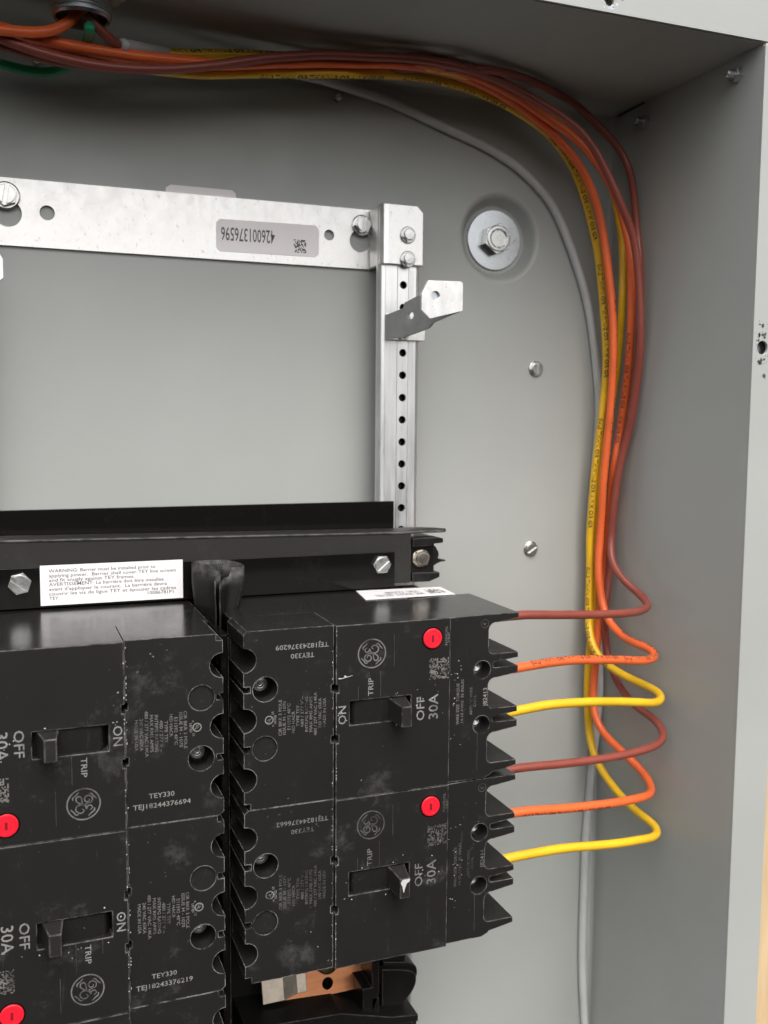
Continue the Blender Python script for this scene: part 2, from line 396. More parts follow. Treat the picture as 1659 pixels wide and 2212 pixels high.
# front rim: flange turned outwards, then a return lip
FW = 21.4
def rim(name, outline, holes):
    m = MB(); plate(m, outline, holes, YF - T, YF); return m.build(name, 'paint', enc, E0, bevel=0.6)
rim('rim', [(XR, ZT - 1.0), (XR + FW, ZT - 1.0), (XR + FW, ZB), (XR, ZB)], [circle(222.1, 123.7, 3.3), circle(222.1, -330, 3.3)])
rim('rim', [(XL - FW, ZT + 0.4), (XR + FW + 14, ZT + 0.4), (XR + FW + 14, ZT + 26), (XL - FW, ZT + 26)], [circle(127.9, 273.6, 2.6)])
rim('rim', [(XL - FW, ZT - 1.0), (XL, ZT - 1.0), (XL, ZB), (XL - FW, ZB)], [])
rim('rim', [(XL - FW, ZB - 0.4), (XR + FW, ZB - 0.4), (XR + FW, ZB - 22), (XL - FW, ZB - 22)], [])
mb = MB(); mb.box(XR + FW - T, XR + FW, YF, YF + 14, ZB, ZT - 1.2); mb.build('rim_return', 'paint', enc, E0)
mb = MB(); mb.box(XL - FW, XR + FW + 14, YF, YF + 14, ZT + 26 - T, ZT + 25.95); mb.build('rim_return', 'paint', enc, E0)
mb = MB(); mb.box(XR + 2.5, XR + FW - 2, YF + 2.2, YF + 3.2, 100, 150); mb.build('hole_backing', 'zinc_dark', enc, E0)
mb = MB(); mb.box(120, 136, YF + 2.5, YF + 3.5, 269.6, 282); mb.build('hole_backing', 'zinc', enc, E0)
# chipped paint round the two rim holes
random.seed(3); mb = MB()
for i in range(40):
    a = random.uniform(0, 6.28); d = abs(random.gauss(0, 1)) * 2.6 + 3.4
    x, z = 221.4 + d * math.cos(a) * 0.55, 124 + d * math.sin(a) * 1.8; s_ = random.choice((0.2, 0.3, 0.5, 0.9, 1.2))
    if x < 217.4 or math.hypot(x - 222.1, z - 123.7) < 3.7 + s_ * 0.6: continue
    mb.add([(x + s_ * random.uniform(.4, 1.2) * math.cos(t), YF - T - 0.08, z + s_ * random.uniform(.4, 1.2) * math.sin(t)) for t in (0, .9, 1.9, 3, 4, 5.2)], [(0, 1, 2, 3, 4, 5)])
mb.build('paint_chips', 'scuff', enc, E0, fix=False)
mb = MB()
for i in range(30):
    a = random.uniform(0, 6.28); d = random.uniform(2.7, 4.6); x, z = 127.9 + d * math.cos(a), 273.6 + d * math.sin(a) * 0.9; s_ = random.uniform(0.3, 0.9)
    if z < ZT + 1.6: continue
    mb.add([(x + s_ * random.uniform(.5, 1.2) * math.cos(t), YF - T - 0.08, z + s_ * random.uniform(.5, 1.2) * math.sin(t)) for t in (0, .9, 1.9, 3, 4, 5.2)], [(0, 1, 2, 3, 4, 5)])
mb.build('bare_metal', 'zinc_dark', enc, E0, fix=False)
mb = MB()
for i in range(9):
    x, z = 127.9 + random.uniform(-17, 17), 271 + random.uniform(-1, 5); s_ = random.uniform(0.15, 0.4)
    if abs(x - 127.9) < 5: continue
    mb.add([(x + s_ * 1.6 * math.cos(t), YF - T - 0.08, z + s_ * math.sin(t)) for t in (0, .9, 1.9, 3, 4, 5.2)], [(0, 1, 2, 3, 4, 5)])
mb.build('paint_chips', 'scuff', enc, E0, fix=False)
# mounting bolt and washer in the dish
mb = MB(); mb.lathe([(4, 0), (17.2, 0), (17.4, -0.4), (17.2, -1.9), (16.9, -2.1), (4, -2.1)], (DX, 8.3, DZ), 'y', 56, close=True)
mb.build('washer', 'zinc_dark', enc, E0, smooth=False)
mb = MB(); bx, by, bz = DX - 0.2, 6.3, DZ
pts = [(bx + 9.0 * math.cos(R(22 + 60 * i)), bz + 9.0 * math.sin(R(22 + 60 * i))) for i in range(6)]
mb.prism(pts, by, by - 5.6, 'y'); mb.lathe([(0.01, 0.2), (7.6, 0.2), (7.2, -0.55), (5.4, -0.6), (5.0, 0.0), (0.01, 0.1)], (bx, by - 5.6, bz), 'y', 40)
for i, ch in enumerate('KDW'): text(mb, ch, bx - 2.2 + 2.2 * i, bz + 5.0, 1.4, 1.8, 0, by - 6.25)
for i, ch in enumerate('8.8'): text(mb, ch, bx - 1.6 + 1.6 * i, bz - 5.2, 1.2, 1.8, 0, by - 6.25)
mb.build('hex_bolt', 'zinc', enc, E0, bevel=0.3)
# small slotted screws in the back panel and the side wall
hex_screw('screw', enc, E0, (166.6, -0.8, 117.6), 4.2, 1.6, 88, 4.7, turn=10)
hex_screw('screw', enc, E0, (165.8, -0.8, 10.0), 4.2, 1.6, 32, 4.7, turn=25)
for x, z in ((42.0, 257.6), (-109.4, 256.0), (195.0, 259.0)):
    mb = MB(); mb.lathe([(0.01, 0.2), (2.0 if x < 100 else 1.0, 0.1), (1.9 if x < 100 else 0.9, -3.6), (1.3, -4.6), (0.01, -4.9)] if x < 100 else [(0.01, 0.2), (0.9, 0.1), (0.5, -0.8), (0.01, -1.0)], (x, -0.5, z), 'y', 14)
    mb.build('screw_point', 'zinc', enc, E0, smooth=True)
for y, z in ((-108.0, 258.5), (-33.0, 256.5)):
    mb = MB(); mb.prism([(y + 3.9 * math.cos(R(60 * i + 15)), z + 3.9 * math.sin(R(60 * i + 15))) for i in range(6)], XR + 0.1, XR - 3.4, 'x')
    mb.lathe([(2.0, -3.2), (2.0, -7.0), (1.5, -7.6), (0.01, -7.6)], (XR, y, z), 'x', 14); mb.build('side_screw', 'zinc_dark', enc, E0, bevel=0.3)
mb = MB(); mb.prism([(-32, ZT - 0.2), (-7, ZT - 0.2), (-6, ZT - 1.6), (-30, ZT - 0.9)], XR - 1.1, XR + 0.2, 'x'); mb.build('corner_gap', 'scuff', enc, E0)
# pale sticker on the back panel, mostly behind the strap
mb = MB(); plate(mb, [(-46.5, 204.7), (-15, 204.7), (-13, 203), (-13, 190), (-49, 190), (-49, 203)], [], -1.05, -0.85)
mb.build('sticker', 'sticker', enc, E0)

# ------------------------------------------------------------------ cross strap, upright channels and brackets
strap = empty('mounting_strap', (-40, -1, 169))
S0 = (-40, -1, 169)
tag(strap, 'bright galvanised cross strap with keyholes and a serial number sticker', 'strap')
def keyhole(cx, cz, r, nw, nh):
    a = math.asin(nw / r)
    return [(cx + nw, cz + nh), (cx - nw, cz + nh)] + [(cx + r * math.cos(t), cz + r * math.sin(t)) for t in [math.pi / 2 + a + (2 * math.pi - 2 * a) * i / 28 for i in range(29)]]
mb = MB()
plate(mb, [(-264, 168.8), (61.5, 168.8), (61.5, 200.6), (-264, 200.6)],
      [keyhole(54.9, 183.6, 6.0, 2.6, 9.5), keyhole(-124.2, 184.0, 6.4, 2.6, 9.5), circle(37.2, 185.5, 2.8), circle(-106.2, 185.5, 3.5)], -3.0, -0.95)
mb.build('strap_bar', 'galv', strap, S0, bevel=0.45)
mb = MB(); mb.prism([(61.4, -0.95), (61.4, -3.0), (59.9, -5.0), (59.3, -21.6), (60.6, -24.0), (63.0, -24.4), (83.0, -24.4), (83.6, -23.8), (83.6, -18.5), (82.4, -18.5), (82.4, -22.45), (62.6, -22.45), (61.6, -21.5), (62.3, -4.5), (62.4, -0.95)], 168.9, 200.2, 'z')
o = mb.build('strap_end', 'galv', strap, S0, bevel=0.5)
# cut the outer upper corner of the folded end with a chamfer
bm = bmesh.new(); bm.from_mesh(o.data)
bmesh.ops.bisect_plane(bm, geom=bm.verts[:] + bm.edges[:] + bm.faces[:], plane_co=Vector((79.5 - S0[0], 0, 200.3 - S0[2])) * MM, plane_no=Vector((1, 0, 1)).normalized(), clear_outer=True)
bmesh.ops.holes_fill(bm, edges=[e for e in bm.edges if e.is_boundary], sides=0); bmesh.ops.recalc_face_normals(bm, faces=bm.faces); bm.to_mesh(o.data); bm.free()
hex_screw('screw', strap, S0, (55.6, -3.0, 191.8), 4.7, 3.6, 84, 5.7, turn=5)
hex_screw('screw', strap, S0, (-124.8, -3.0, 192.0), 5.4, 3.6, 80, 6.6, turn=20)
for z in (184.5, 171.9): hex_screw('hex_nut', strap, S0, (74.0, -24.4, z), 3.7, 2.2, 0, 4.4, slotted=False, turn=18)
mb = MB(); plate(mb, [(-22, 173.0), (29.5, 173.3), (31.4, 175.2), (31.4, 187.9), (29.4, 189.9), (-22, 189.3), (-23.9, 187.4), (-23.9, 174.9)], [], -3.24, -3.04)
sk = mb.build('serial_sticker', 'sticker', strap, S0)
mb = MB(); text(mb, '426001376596', -7.2, 182.0, 28.5, 6.6, 180, -3.30); mb.build('serial_number', 'ink_dark', sk, S0, fix=False)
def cells(m, x0, z0, w, h, nx, nz, y, p, rnd):
    for i in range(nx):
        for j in range(nz):
            if rnd.random() < p:
                a, b = x0 + w * i / nx, z0 + h * j / nz; m.add([(a, y, b), (a + w / nx, y, b), (a + w / nx, y, b + h / nz), (a, y, b + h / nz)], [(0, 1, 2, 3)])
rnd = random.Random(5)
mb = MB(); cells(mb, 17.4, 175.0, 6.8, 6.8, 12, 12, -3.30, 0.52, rnd); mb.build('speckle_print', 'ink_dark', sk, S0, fix=False)

def make_rail(x):
    rl = empty('mounting_rail', (x, 0, -330)); o0 = (72.8, 0, -330)
    m = MB(); holes = [circle(72.8, 158.74 - 11.97 * i, 2.1, 16) for i in range(-2, 40)]
    plate(m, [(62.6, -330), (79.8, -330), (79.8, 199.4), (62.6, 199.4)], holes, -22.0, -20.6); m.build('rail_face', 'galv_rail', rl, o0)
    for pts in ([(62.7, -22.0), (62.7, -20.6), (60.6, -18.6), (60.6, -16.5), (59.1, -16.5), (59.1, -18.9), (60.4, -21.2)],
                [(79.7, -22.0), (79.7, -20.6), (81.2, -18.6), (81.2, -14.0), (82.9, -14.0), (82.9, -18.9), (81.9, -21.2)]):
        m = MB(); m.prism(pts, -330, 199.4, 'z'); m.build('rail_side', 'galv_rail', rl, o0, bevel=0.5)
    m = MB(); m.box(61.5, 80.6, -18.2, -17.4, -330, 199); m.build('rail_shade_sheet', 'gloss', rl, o0)  # added black sheet, standing in for the shade seen through the punched holes
    for xx in (69.4, 75.9):
        m = MB(); m.prism([(xx - 0.28, -21.9), (xx, -22.22), (xx + 0.28, -21.9)], -330, 199, 'z'); m.build('rail_rib', 'galv_rail', rl, o0)
    m = MB()
    for i in range(0, 190):
        for q in range(3):
            z = 166 - i * 1.5 - (0.75 if q % 2 else 0); xx = 76.9 + q * 0.8
            m.add([(xx - 0.3, -21.98, z), (xx, -21.98, z - 0.42), (xx + 0.3, -21.98, z), (xx, -21.98, z + 0.42), (xx, -22.2, z)], [(0, 1, 4), (1, 2, 4), (2, 3, 4), (3, 0, 4)])
    o = m.build('knurling', 'galv_rail', rl, o0, fix=False); o['kind'] = 'stuff'
    return rl
rail = make_rail(72.8)
tag(rail, 'galvanised upright channel with a row of punched holes, beside the dished bolt', 'channel', 'upright channels')

def make_bracket(sx, ox, dz, ax=63.0):
    """bent strip: foot on the channel, slanting arm, front tab with cut corners (sx = -1 mirrors it)"""
    X = lambda x: ox + sx * (x - 72.8)
    loc = (X(72.8), -22, 129 + dz); b = empty('mounting_bracket', loc)
    t = 1.5; u = Vector((85.5 - ax, -45.5)).normalized(); nrm = Vector((u.y, -u.x)) * -1   # arm direction and its normal in plan
    def arm_pt(s, z, side): p = Vector((ax, -23.4)) + u * s; q = p + Vector((u.y, -u.x)) * (t * side); return (X(q.x), q.y, z + dz)
    out = [(0, 129.8), (0, 142.2), (12.5, 144.9), (13.6, 147.8), (22, 150.4), (49.5, 155.0), (49.5, 140.6), (33, 136.2), (30.2, 133.6), (13, 129.8)]
    m = MB(); hole = circle(18.0, 140.8, 1.9, 16)
    cu = MB(); plate(cu, out, [hole], 0, t, 'z')
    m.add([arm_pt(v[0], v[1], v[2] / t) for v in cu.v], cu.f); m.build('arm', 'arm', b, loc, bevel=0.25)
    m = MB(); plate(m, [(X(x), z + dz) for x, z in [(63.2, 148.2), (66.6, 154.8), (84.0, 155.2), (85.4, 154.6), (85.4, 141.0), (84, 140.6), (67.8, 136.4), (63.2, 140.4)]], [circle(X(70.6), 147.6 + dz, 2.3, 18)], -69.4, -67.6)
    m.build('front_tab', 'galv', b, loc, bevel=0.5)
    m = MB(); m.lathe([(0.01, 0), (2.2, 0), (2.2, -0.4), (0.01, -0.4)], (X(70.6), -67.3, 147.6 + dz), 'y', 16); m.build('tab_backing', 'zinc_dark', b, loc)
    m = MB(); plate(m, [(X(x), z + dz) for x, z in [(ax - 0.4, 129.3), (84.2, 129.3), (85.0, 130), (85.0, 143), (ax - 0.4, 143)]], [], -23.9, -22.35); m.build('foot', 'galv', b, loc, bevel=0.3)
    m = MB(); m.box(*sorted((X(83.6), X(85.0))), -23.2, -16, 129.5 + dz, 143 + dz); m.build('foot_lip', 'galv', b, loc, bevel=0.3)
    hex_screw('screw', b, loc, (X(max(72.0, ax + 5)), -23.9, 132.6 + dz), 2.9, 1.6, 0, 3.4, slotted=False)
    return b
tag(make_bracket(1, 72.8, 0), 'bent galvanised bracket standing out from the punched channel', 'bracket', 'bent mounting brackets')
lrail = make_rail(-146.5); tag(lrail, 'galvanised upright channel carrying the cut-off bracket below the larger keyhole', 'channel', 'upright channels')
tag(make_bracket(-1, -136.4, 4.0, 76.0), 'bracket tab below the strap keyhole with the larger slotted screw', 'bracket', 'bent mounting brackets')

# ------------------------------------------------------------------ black bus base with copper bars under the breakers
B0 = (-43.5, -1, -330)
base = empty('bus_base', B0)
tag(base, 'black moulded bus base with copper bars showing below the breakers', 'bus base')
mb = MB(); mb.box(-150, 60, -40, -24.6, -330, 2); mb.build('base_tray', 'black', base, B0)
mb = MB(); mb.box(-150, 56, -50, -39.5, -330, -4); mb.build('base_block', 'black', base, B0)
for z0 in (-208.0, -236.0, -264.0):
    # copper finger with hole, tin plated strap with a bend, brass screw
    mb = MB(); plate(mb, [(-6, z0), (44, z0), (44, z0 + 34), (-6, z0 + 34)] if z0 == -208.0 else [(-6, z0 + 2), (44, z0 + 2), (44, z0 + 22), (-6, z0 + 22)], [circle(19.4, z0 + 5.2, 2.9, 20)] if z0 == -208.0 else [circle(19.4, z0 + 11, 2.9, 20)], -60.0, -57.0)
    mb.v = [(x, y + (z - z0) * 0.3, z) for x, y, z in mb.v]
    mb.build('copper_bar', 'copper', base, B0, bevel=0.3)
    if z0 == -208.0:
        mb = MB(); mb.prism([(-16, -64.5), (-5, -64.5), (3, -61.0), (8, -61.0), (8, -60.2), (2.6, -60.2), (-5.3, -63.2), (-16, -63.2)], z0 + 4, z0 + 34, 'z')
        mb.v = [(x, y + (z - z0) * 0.3, z) for x, y, z in mb.v]
        mb.build('tin_strap', 'tin', base, B0, bevel=0.3)
        mb = MB(); mb.lathe([(0.01, 0), (6.2, 0), (6.2, -1.8), (5.0, -3.2), (0.01, -3.6)], (19.6, -60.2, z0 + 16.5), 'y', 28); mb.v = [(x, y + (z - z0) * 0.3, z) for x, y, z in mb.v]; mb.build('brass_screw', 'brass', base, B0, smooth=True)
    # moulded shelf in front of each bar with a post
    mb = MB(); mb.prism([(-28, z0 + 3.0), (20, z0 + 0.5), (47, z0 - 7.5), (62, z0 - 9.5), (62, z0 - 13), (-28, z0 - 12)], -78, -40, 'y'); mb.build('base_shelf', 'black', base, B0, bevel=0.4)
    mb = MB(); mb.prism([(33, z0 - 6), (38, z0 - 7), (42, z0 + 4), (42, z0 + 30), (38, z0 + 30), (38, z0 + 8), (33, z0 + 8)], -74, -40, 'y'); mb.build('base_post', 'black', base, B0, bevel=0.4)
    mb = MB(); lobe = spline([(48, z0 + 14), (58, z0 + 12), (65.5, z0 + 9), (67.2, z0 + 4), (64.5, z0 - 2), (57, z0 - 9), (52, z0 - 13.5), (48, z0 - 14)], 6)
    mb.prism(lobe, -64, -36, 'y'); mb.build('end_lobe', 'black', base, B0, bevel=0.6)
    mb = MB(); mb.prism([(p[0] - 2.2, p[1] - 1.5) for p in lobe], -68, -63.5, 'y'); mb.build('end_lobe_rim', 'black', base, B0, bevel=0.6)
mb = MB(); mb.box(48, 61, -62, -40, -330, -180); mb.build('end_wall', 'black', base, B0)

# ------------------------------------------------------------------ line barrier above the breakers
L0 = (-40, -28, 0)
bar = empty('line_barrier', L0)
tag(bar, 'long black barrier with white warning label above the breakers', 'barrier')
zt = lambda x: 28.2 - (x - 67.5) * 3.0 / 200     # its top runs slightly downhill to the right
mb = MB(); mb.hexa([(-262, -28, 2.4), (67.5, -28, 2.4), (67.5, -28, zt(67.5)), (-262, -28, zt(-262)), (-262, -49.2, 2.4), (67.5, -49.2, 2.4), (67.5, -49.2, zt(67.5)), (-262, -49.2, zt(-262))])
mb.build('channel', 'matte', bar, L0, bevel=0.5)
mb = MB(); mb.box(-262, 66.0, -28.0, -26.4, 2.4, 43.4); mb.build('back_flap', 'gloss', bar, L0, bevel=0.2)
# thin top sheet with a curled pointed end
mb = MB(); rows = [(-262, -49.6, -28.2), (-60, -49.6, -28.2), (40, -49.6, -28.2), (62, -49.6, -28.2), (68, -49.4, -28.0), (74, -47.6, -27.6), (80, -45.4, -27.8), (85, -43.6, -29.0), (88.5, -42.0, -31.6), (91.2, -40.2, -36.5), (92.0, -38.6, -38.2)]
v = []; f = []
for i, (x, ya, yb) in enumerate(rows):
    d = 0 if x < 66 else -((x - 66) / 26) ** 2 * 1.2
    for q in range(5):
        y = ya + (yb - ya) * q / 4; lift = 0.0 if x < 66 else math.sin(math.pi * q / 4) * 1.3
        v.append((x, y, zt(min(x, 67.5)) + 0.35 + d + lift))
for i in range(len(rows) - 1):
    for q in range(4): f.append((i * 5 + q, (i + 1) * 5 + q, (i + 1) * 5 + q + 1, i * 5 + q + 1))
mb.add(v, f); o = mb.build('top_sheet', 'matte', bar, L0, smooth=True); so = o.modifiers.new('sheet', 'SOLIDIFY'); so.thickness = 0.0007; so.offset = -0.6
mb = MB(); mb.box(-262, 57.7, -50.7, -49.25, 0.7, 19.2); mb.build('barrier_sheet', 'gloss', bar, L0, bevel=0.2)
hex_screw('screw', bar, L0, (50.1, -50.7, 13.0), 4.9, 2.2, 40, 0, turn=0)
hex_screw('screw', bar, L0, (-123.8, -50.7, 12.4), 5.1, 2.2, -38, 0, turn=12)
lab = MB().box(-115.1, -51.0, -51.0, -50.75, 1.6, 20.0).build('warning_label', 'white', bar, L0)
mb = MB(); lx0 = -115.1 + 3.7
for body, zz, w in (('WARNING: Barrier must be installed prior to', 2.6, 47.6), ('applying power.  Barrier shall cover TEY line screws', 4.75, 57.1), ('and fit snugly against TEY frames.', 6.8, 38.0),
                    ('AVERTISSEMENT: La barri\u00e8re doit \u00eatre install\u00e9e', 8.8, 51.4), ("avant d'appliquer le courant.  La barri\u00e8re devra", 10.95, 52.9), ('couvrir les vis de ligue TEY et \u00e9pouser les cadres', 13.1, 57.1), ('TEY.', 15.2, 4.4)):
    text(mb, body, lx0 + w / 2, 20.0 - zz, w, 1.55, 0, -51.05)
text(mb, '10086781P1', -61.5, 20.0 - 15.0, 12.0, 1.6, 0, -51.05)
mb.build('label_text', 'ink_dark', lab, L0, fix=False)
# terminal at the end of the barrier
T0 = (76, -28, 3)
tb = empty('end_terminal', T0)
tag(tb, 'black end clip with a hex nut at the tip of the barrier', 'clip')
mb = MB(); mb.box(67.8, 83.6, -42.5, -22.3, 2.8, 25.2); mb.build('clip_back', 'black', tb, T0, bevel=0.4)
mb = MB(); mb.prism([(67.8, 21.2), (78, 21.4), (80, 22.4), (85.2, 22.8), (85.2, 25.0), (82, 25.8), (67.8, 25.6)], -50.5, -42.0, 'y'); mb.build('clip_jaw', 'black', tb, T0, bevel=0.4)
mb = MB(); mb.prism([(67.8, 2.6), (77.6, 2.5), (83.4, 4.6), (83.4, 7.2), (67.8, 7.6)], -50.5, -42.0, 'y'); mb.build('clip_jaw', 'black', tb, T0, bevel=0.4)
hex_screw('hex_nut', tb, T0, (75.6, -42.5, 14.0), 4.6, 2.6, 0, 5.0, slotted=False, mat='nickel', turn=12, dome=0.6)
mb = MB(); mb.prism([(83.4, 20.5), (85.5, 19.6), (86.6, 17.6), (87.2, 16.8), (87.6, 14.8), (87.0, 13.2), (88.4, 12.4), (91.6, 11.9), (91.4, 11.2), (88.6, 11.0), (86.6, 10.2), (85.0, 9.3), (83.4, 8.8)], -40, -36, 'y'); mb.build('torn_edge', 'fabric', tb, T0, bevel=0.3)

# ------------------------------------------------------------------ flexible divider between the two columns of breakers
V0 = (-44, -41, -330)
dv = empty('flexible_divider', V0)
tag(dv, 'black flexible divider strip curled open between the breaker columns', 'divider')
path = spline([(-44.6, -96), (-41.5, -84), (-38.6, -77.5), (-41.8, -73.5), (-45.5, -66), (-48.0, -60), (-46.0, -55.5), (-40, -53.4), (-33.5, -53.6), (-29.4, -57.0), (-26.6, -66), (-27.6, -76), (-34.5, -77), (-38.5, -84), (-42.6, -96)], 5)
mb = MB(); nn = len(path); v = []; f = []
zs = [(-12, 0), (1.2, 0), (10, 0), (20.4, 0)]
for i, (x, y) in enumerate(path):
    s_ = i / (nn - 1); dip = 0.0 if 0.15 < s_ < 0.85 else 4.0
    for k_, (z, _) in enumerate(zs):
        xx = max(-47.6, min(-40.4, x)) if z < 0 else (-42 + (x + 42) * 0.86 if z < 5 else x)
        v.append((xx, y, z - (dip if k_ == 3 else 0) - (1.6 * s_ if k_ == 3 else 0)))
for i in range(nn - 1):
    for k_ in range(3): f.append((i * 4 + k_, (i + 1) * 4 + k_, (i + 1) * 4 + k_ + 1, i * 4 + k_ + 1))
mb.add(v, f); o = mb.build('curled_flap', 'fabric', dv, V0, smooth=True); so = o.modifiers.new('sheet', 'SOLIDIFY'); so.thickness = 0.0005; so.offset = 0
# raised diamond weave on the inside of the curl
mb = MB()
for i in range(16):
    for j in range(7):
        x = -46 + i * 1.05 + (0.5 if j % 2 else 0); z = 9.5 + j * 1.3; y = -54.35
        mb.add([(x - 0.42, y, z), (x, y, z - 0.5), (x + 0.42, y, z), (x, y, z + 0.5), (x, y - 0.45, z)], [(0, 1, 4), (1, 2, 4), (2, 3, 4), (3, 0, 4)])
mb.build('weave', 'fabric', dv, V0, fix=False)
mb = MB(); mb.prism([(-46.6, -116.5), (-44.4, -117.5), (-43.4, -116.0), (-43.0, -51.0), (-46.2, -51.0)], -330, -3, 'z'); mb.build('divider_web', 'gloss', dv, V0, bevel=0.3)
mb = MB(); mb.prism([(-42.4, -108), (-41.4, -108.4), (-40.6, -51), (-42.0, -51)], -330, -6, 'z'); mb.build('divider_web', 'black', dv, V0, bevel=0.3)

# ------------------------------------------------------------------ circuit breakers
def gloss_ends(o):
    """the moulded ends of the case are smoother than its front"""
    o.data.materials.append(M['body'])
    for p in o.data.polygons:
        zc = p.center.z / MM
        if abs(p.normal.z) > 0.9 and (zc > -1.2 or zc < -75.0): p.material_index = 1
def arc(cx, cz, r, a0, a1, n=6): return [(cx + r * math.cos(R(a0 + (a1 - a0) * i / n)), cz + r * math.sin(R(a0 + (a1 - a0) * i / n))) for i in range(n + 1)]
P0 = (0, -50, 0)
def make_breaker():
    t = empty('circuit_breaker', P0)
    # inner (line side) cover with scallops, slots, screw holes
    out = [(-0.2, 0), (-37.6, 0), (-39.3, -1.6)]
    for n in range(3):
        zc = -12.3 - 25.4 * n
        out += [(-39.3, zc + 5.1)] + arc(-39.0, zc, 5.1, 90, -90, 12) + [(-39.3, zc - 5.1)]
        if n < 2: zs_ = -24.7 - 25.4 * n; out += [(-39.3, zs_ + 1.3), (-36.5, zs_ + 1.3), (-36.5, zs_ - 1.3), (-39.3, zs_ - 1.3)]
    out += [(-39.3, -73.4), (-36.6, -73.4), (-36.6, -76.15), (-0.2, -76.15), (-0.2, -51.2), (-1.3, -51.2), (-1.3, -48.0), (-0.2, -48.0), (-0.2, -28.8), (-1.3, -28.8), (-1.3, -25.6), (-0.2, -25.6)]
    m = MB(); plate(m, out, [circle(-30.1, -25.0, 5.25), circle(-30.4, -50.2, 5.25)], -126.7, -96)
    o = m.build('inner_cover', 'face', t, P0, bevel=0.25); gloss_ends(o)
    m = MB(); m.lathe([(0.01, 0), (5.2, 0), (5.2, -3), (0.01, -3)], (-30.4, -122.6, -50.2), 'y', 28); m.build('blank_plug', 'blank', t, P0)
    m = MB(); m.lathe([(0.01, 0), (5.2, 0), (5.2, -2), (0.01, -2)], (-30.1, -112, -25.0), 'y', 28); m.build('hole_floor', 'black', t, P0)
    m = MB(); c = (-30.1, -114, -25.0)
    m.lathe([(0.01, 0), (3.9, 0), (3.9, -2.6), (3.2, -3.6), (1.6, -3.8), (1.2, -2.6), (0.01, -2.6)], c, 'y', 22); m.build('terminal_screw', 'zinc', t, P0, smooth=False, bevel=0.2)
    # raised front cover with the toggle window
    m = MB(); plate(m, [(0.1, 0.1), (53.5, 0.1), (53.5, -76.05), (0.1, -76.05), (0.1, -51.0), (1.3, -51.0), (1.3, -47.4), (0.1, -47.4), (0.1, -29.0), (1.3, -29.0), (1.3, -25.4), (0.1, -25.4)],
                    [[(6.4, -33.1), (34.6, -33.1), (34.6, -43.6), (6.4, -43.6)]], -128.8, -97)
    o = m.build('front_cover', 'face', t, P0, bevel=0.3); gloss_ends(o)
    m = MB(); m.prism([(6.5, -122), (8.6, -126.6), (9.4, -127.4), (16, -128.0), (24.5, -127.6), (34.5, -124.5), (34.5, -119), (6.5, -119)], -43.55, -33.15, 'z'); m.build('toggle_slide', 'slide', t, P0, bevel=0.2)
    m = MB(); m.hexa([(24.6, -126, -43.3), (33.0, -126, -43.3), (33.0, -126, -33.5), (24.6, -126, -33.5), (26.0, -139.6, -43.6), (30.7, -139.6, -43.6), (30.7, -139.6, -34.6), (26.0, -139.6, -34.6)]); m.build('toggle_handle', 'handle', t, P0, bevel=0.5)
    # load side comb: face strip, chamber walls standing out between the wires
    out = [(53.45, -0.4), (70, -0.1), (88.4, -0.1), (88.6, -2.5)]
    for n in range(3):
        z = -25.4 * n
        out += [(88.6, z - 2.6), (78.0, z - 4.0)] + arc(77.0, z - 7.6, 3.6, 80, 180, 5) + arc(76.0, z - 15.8, 2.6, 180, 262, 5) + [(88.5, z - 18.4), (88.6, z - 20.9)]
        if n < 2: out += [(77, z - 22.2), (75.9, z - 22.4), (75.9, z - 24.6), (77, z - 24.9), (88.6, z - 24.9)]
    out += [(76, -73.8), (75.6, -74.6), (72.3, -75.9), (53.45, -75.9)]
    m = MB(); plate(m, out, [circle(70.4, -25.4, 4.15), circle(70.4, -50.8, 4.15)], -126.8, -76)
    o = m.build('load_cover', 'face', t, P0, bevel=0.25); gloss_ends(o)
    for n in range(3):
        m = MB(); m.prism([(72, -103), (78, -101), (81.5, -96), (81.5, -76.5), (72, -76.5)], -25.4 * n - 19, -25.4 * n - 3, 'z'); m.build('wire_terminal', 'black', t, P0, bevel=0.4)
    for n in range(2):
        m = MB(); c = (70.4, -117.5, -25.4 * (n + 1)); m.lathe([(0.01, 0), (4.1, 0), (4.1, -0.8), (2.9, -0.8), (2.9, -2.2), (2.2, -2.8), (0.01, -2.2)], c, 'y', 22)
        m.build('load_screw', 'zinc_dark', t, P0, bevel=0.15)
    m = MB(); m.box(-38.6, 53.4, -97.5, -41, -76.0, -0.06); m.box(53.3, 72.5, -76.2, -41, -75.9, -0.5); o = m.build('case', 'body', t, P0)
    # push button with a slot
    m = MB(); m.lathe([(0.01, 0), (4.45, 0), (4.45, -0.55), (4.2, -0.85), (3.3, -0.9), (3.2, -0.75), (0.01, -0.75)], (44.6, -128.7, -8.5), 'y', 40); b = m.build('trip_button', 'red', t, P0, smooth=False)
    m = MB(); m.box(44.1, 45.1, -129.62, -129.4, -10.0, -7.0); m.build('button_slot', 'redslot', b, P0)
    m = MB(); m.lathe([(4.5, 0), (5.0, 0), (5.0, -0.14), (4.5, -0.14)], (44.6, -128.78, -8.5), 'y', 40, close=True); m.build('button_shadow_ring', 'gloss', t, P0)  # black ring painted as the shadow round the button's recess
    # fine engraved lines on the front
    for x, z0, z1 in ((26.6, -5.5, -19.5), (20.4, -21.0, -33.0), (10.2, -27, -33), (68.4, -55, -72)):
        m = MB(); m.box(x - 0.06, x + 0.06, -128.86 if x < 53 else -126.86, -128.7 if x < 53 else -126.7, z1, z0)
        m.build('engraved_line', 'print_faint', t, P0)
    return t
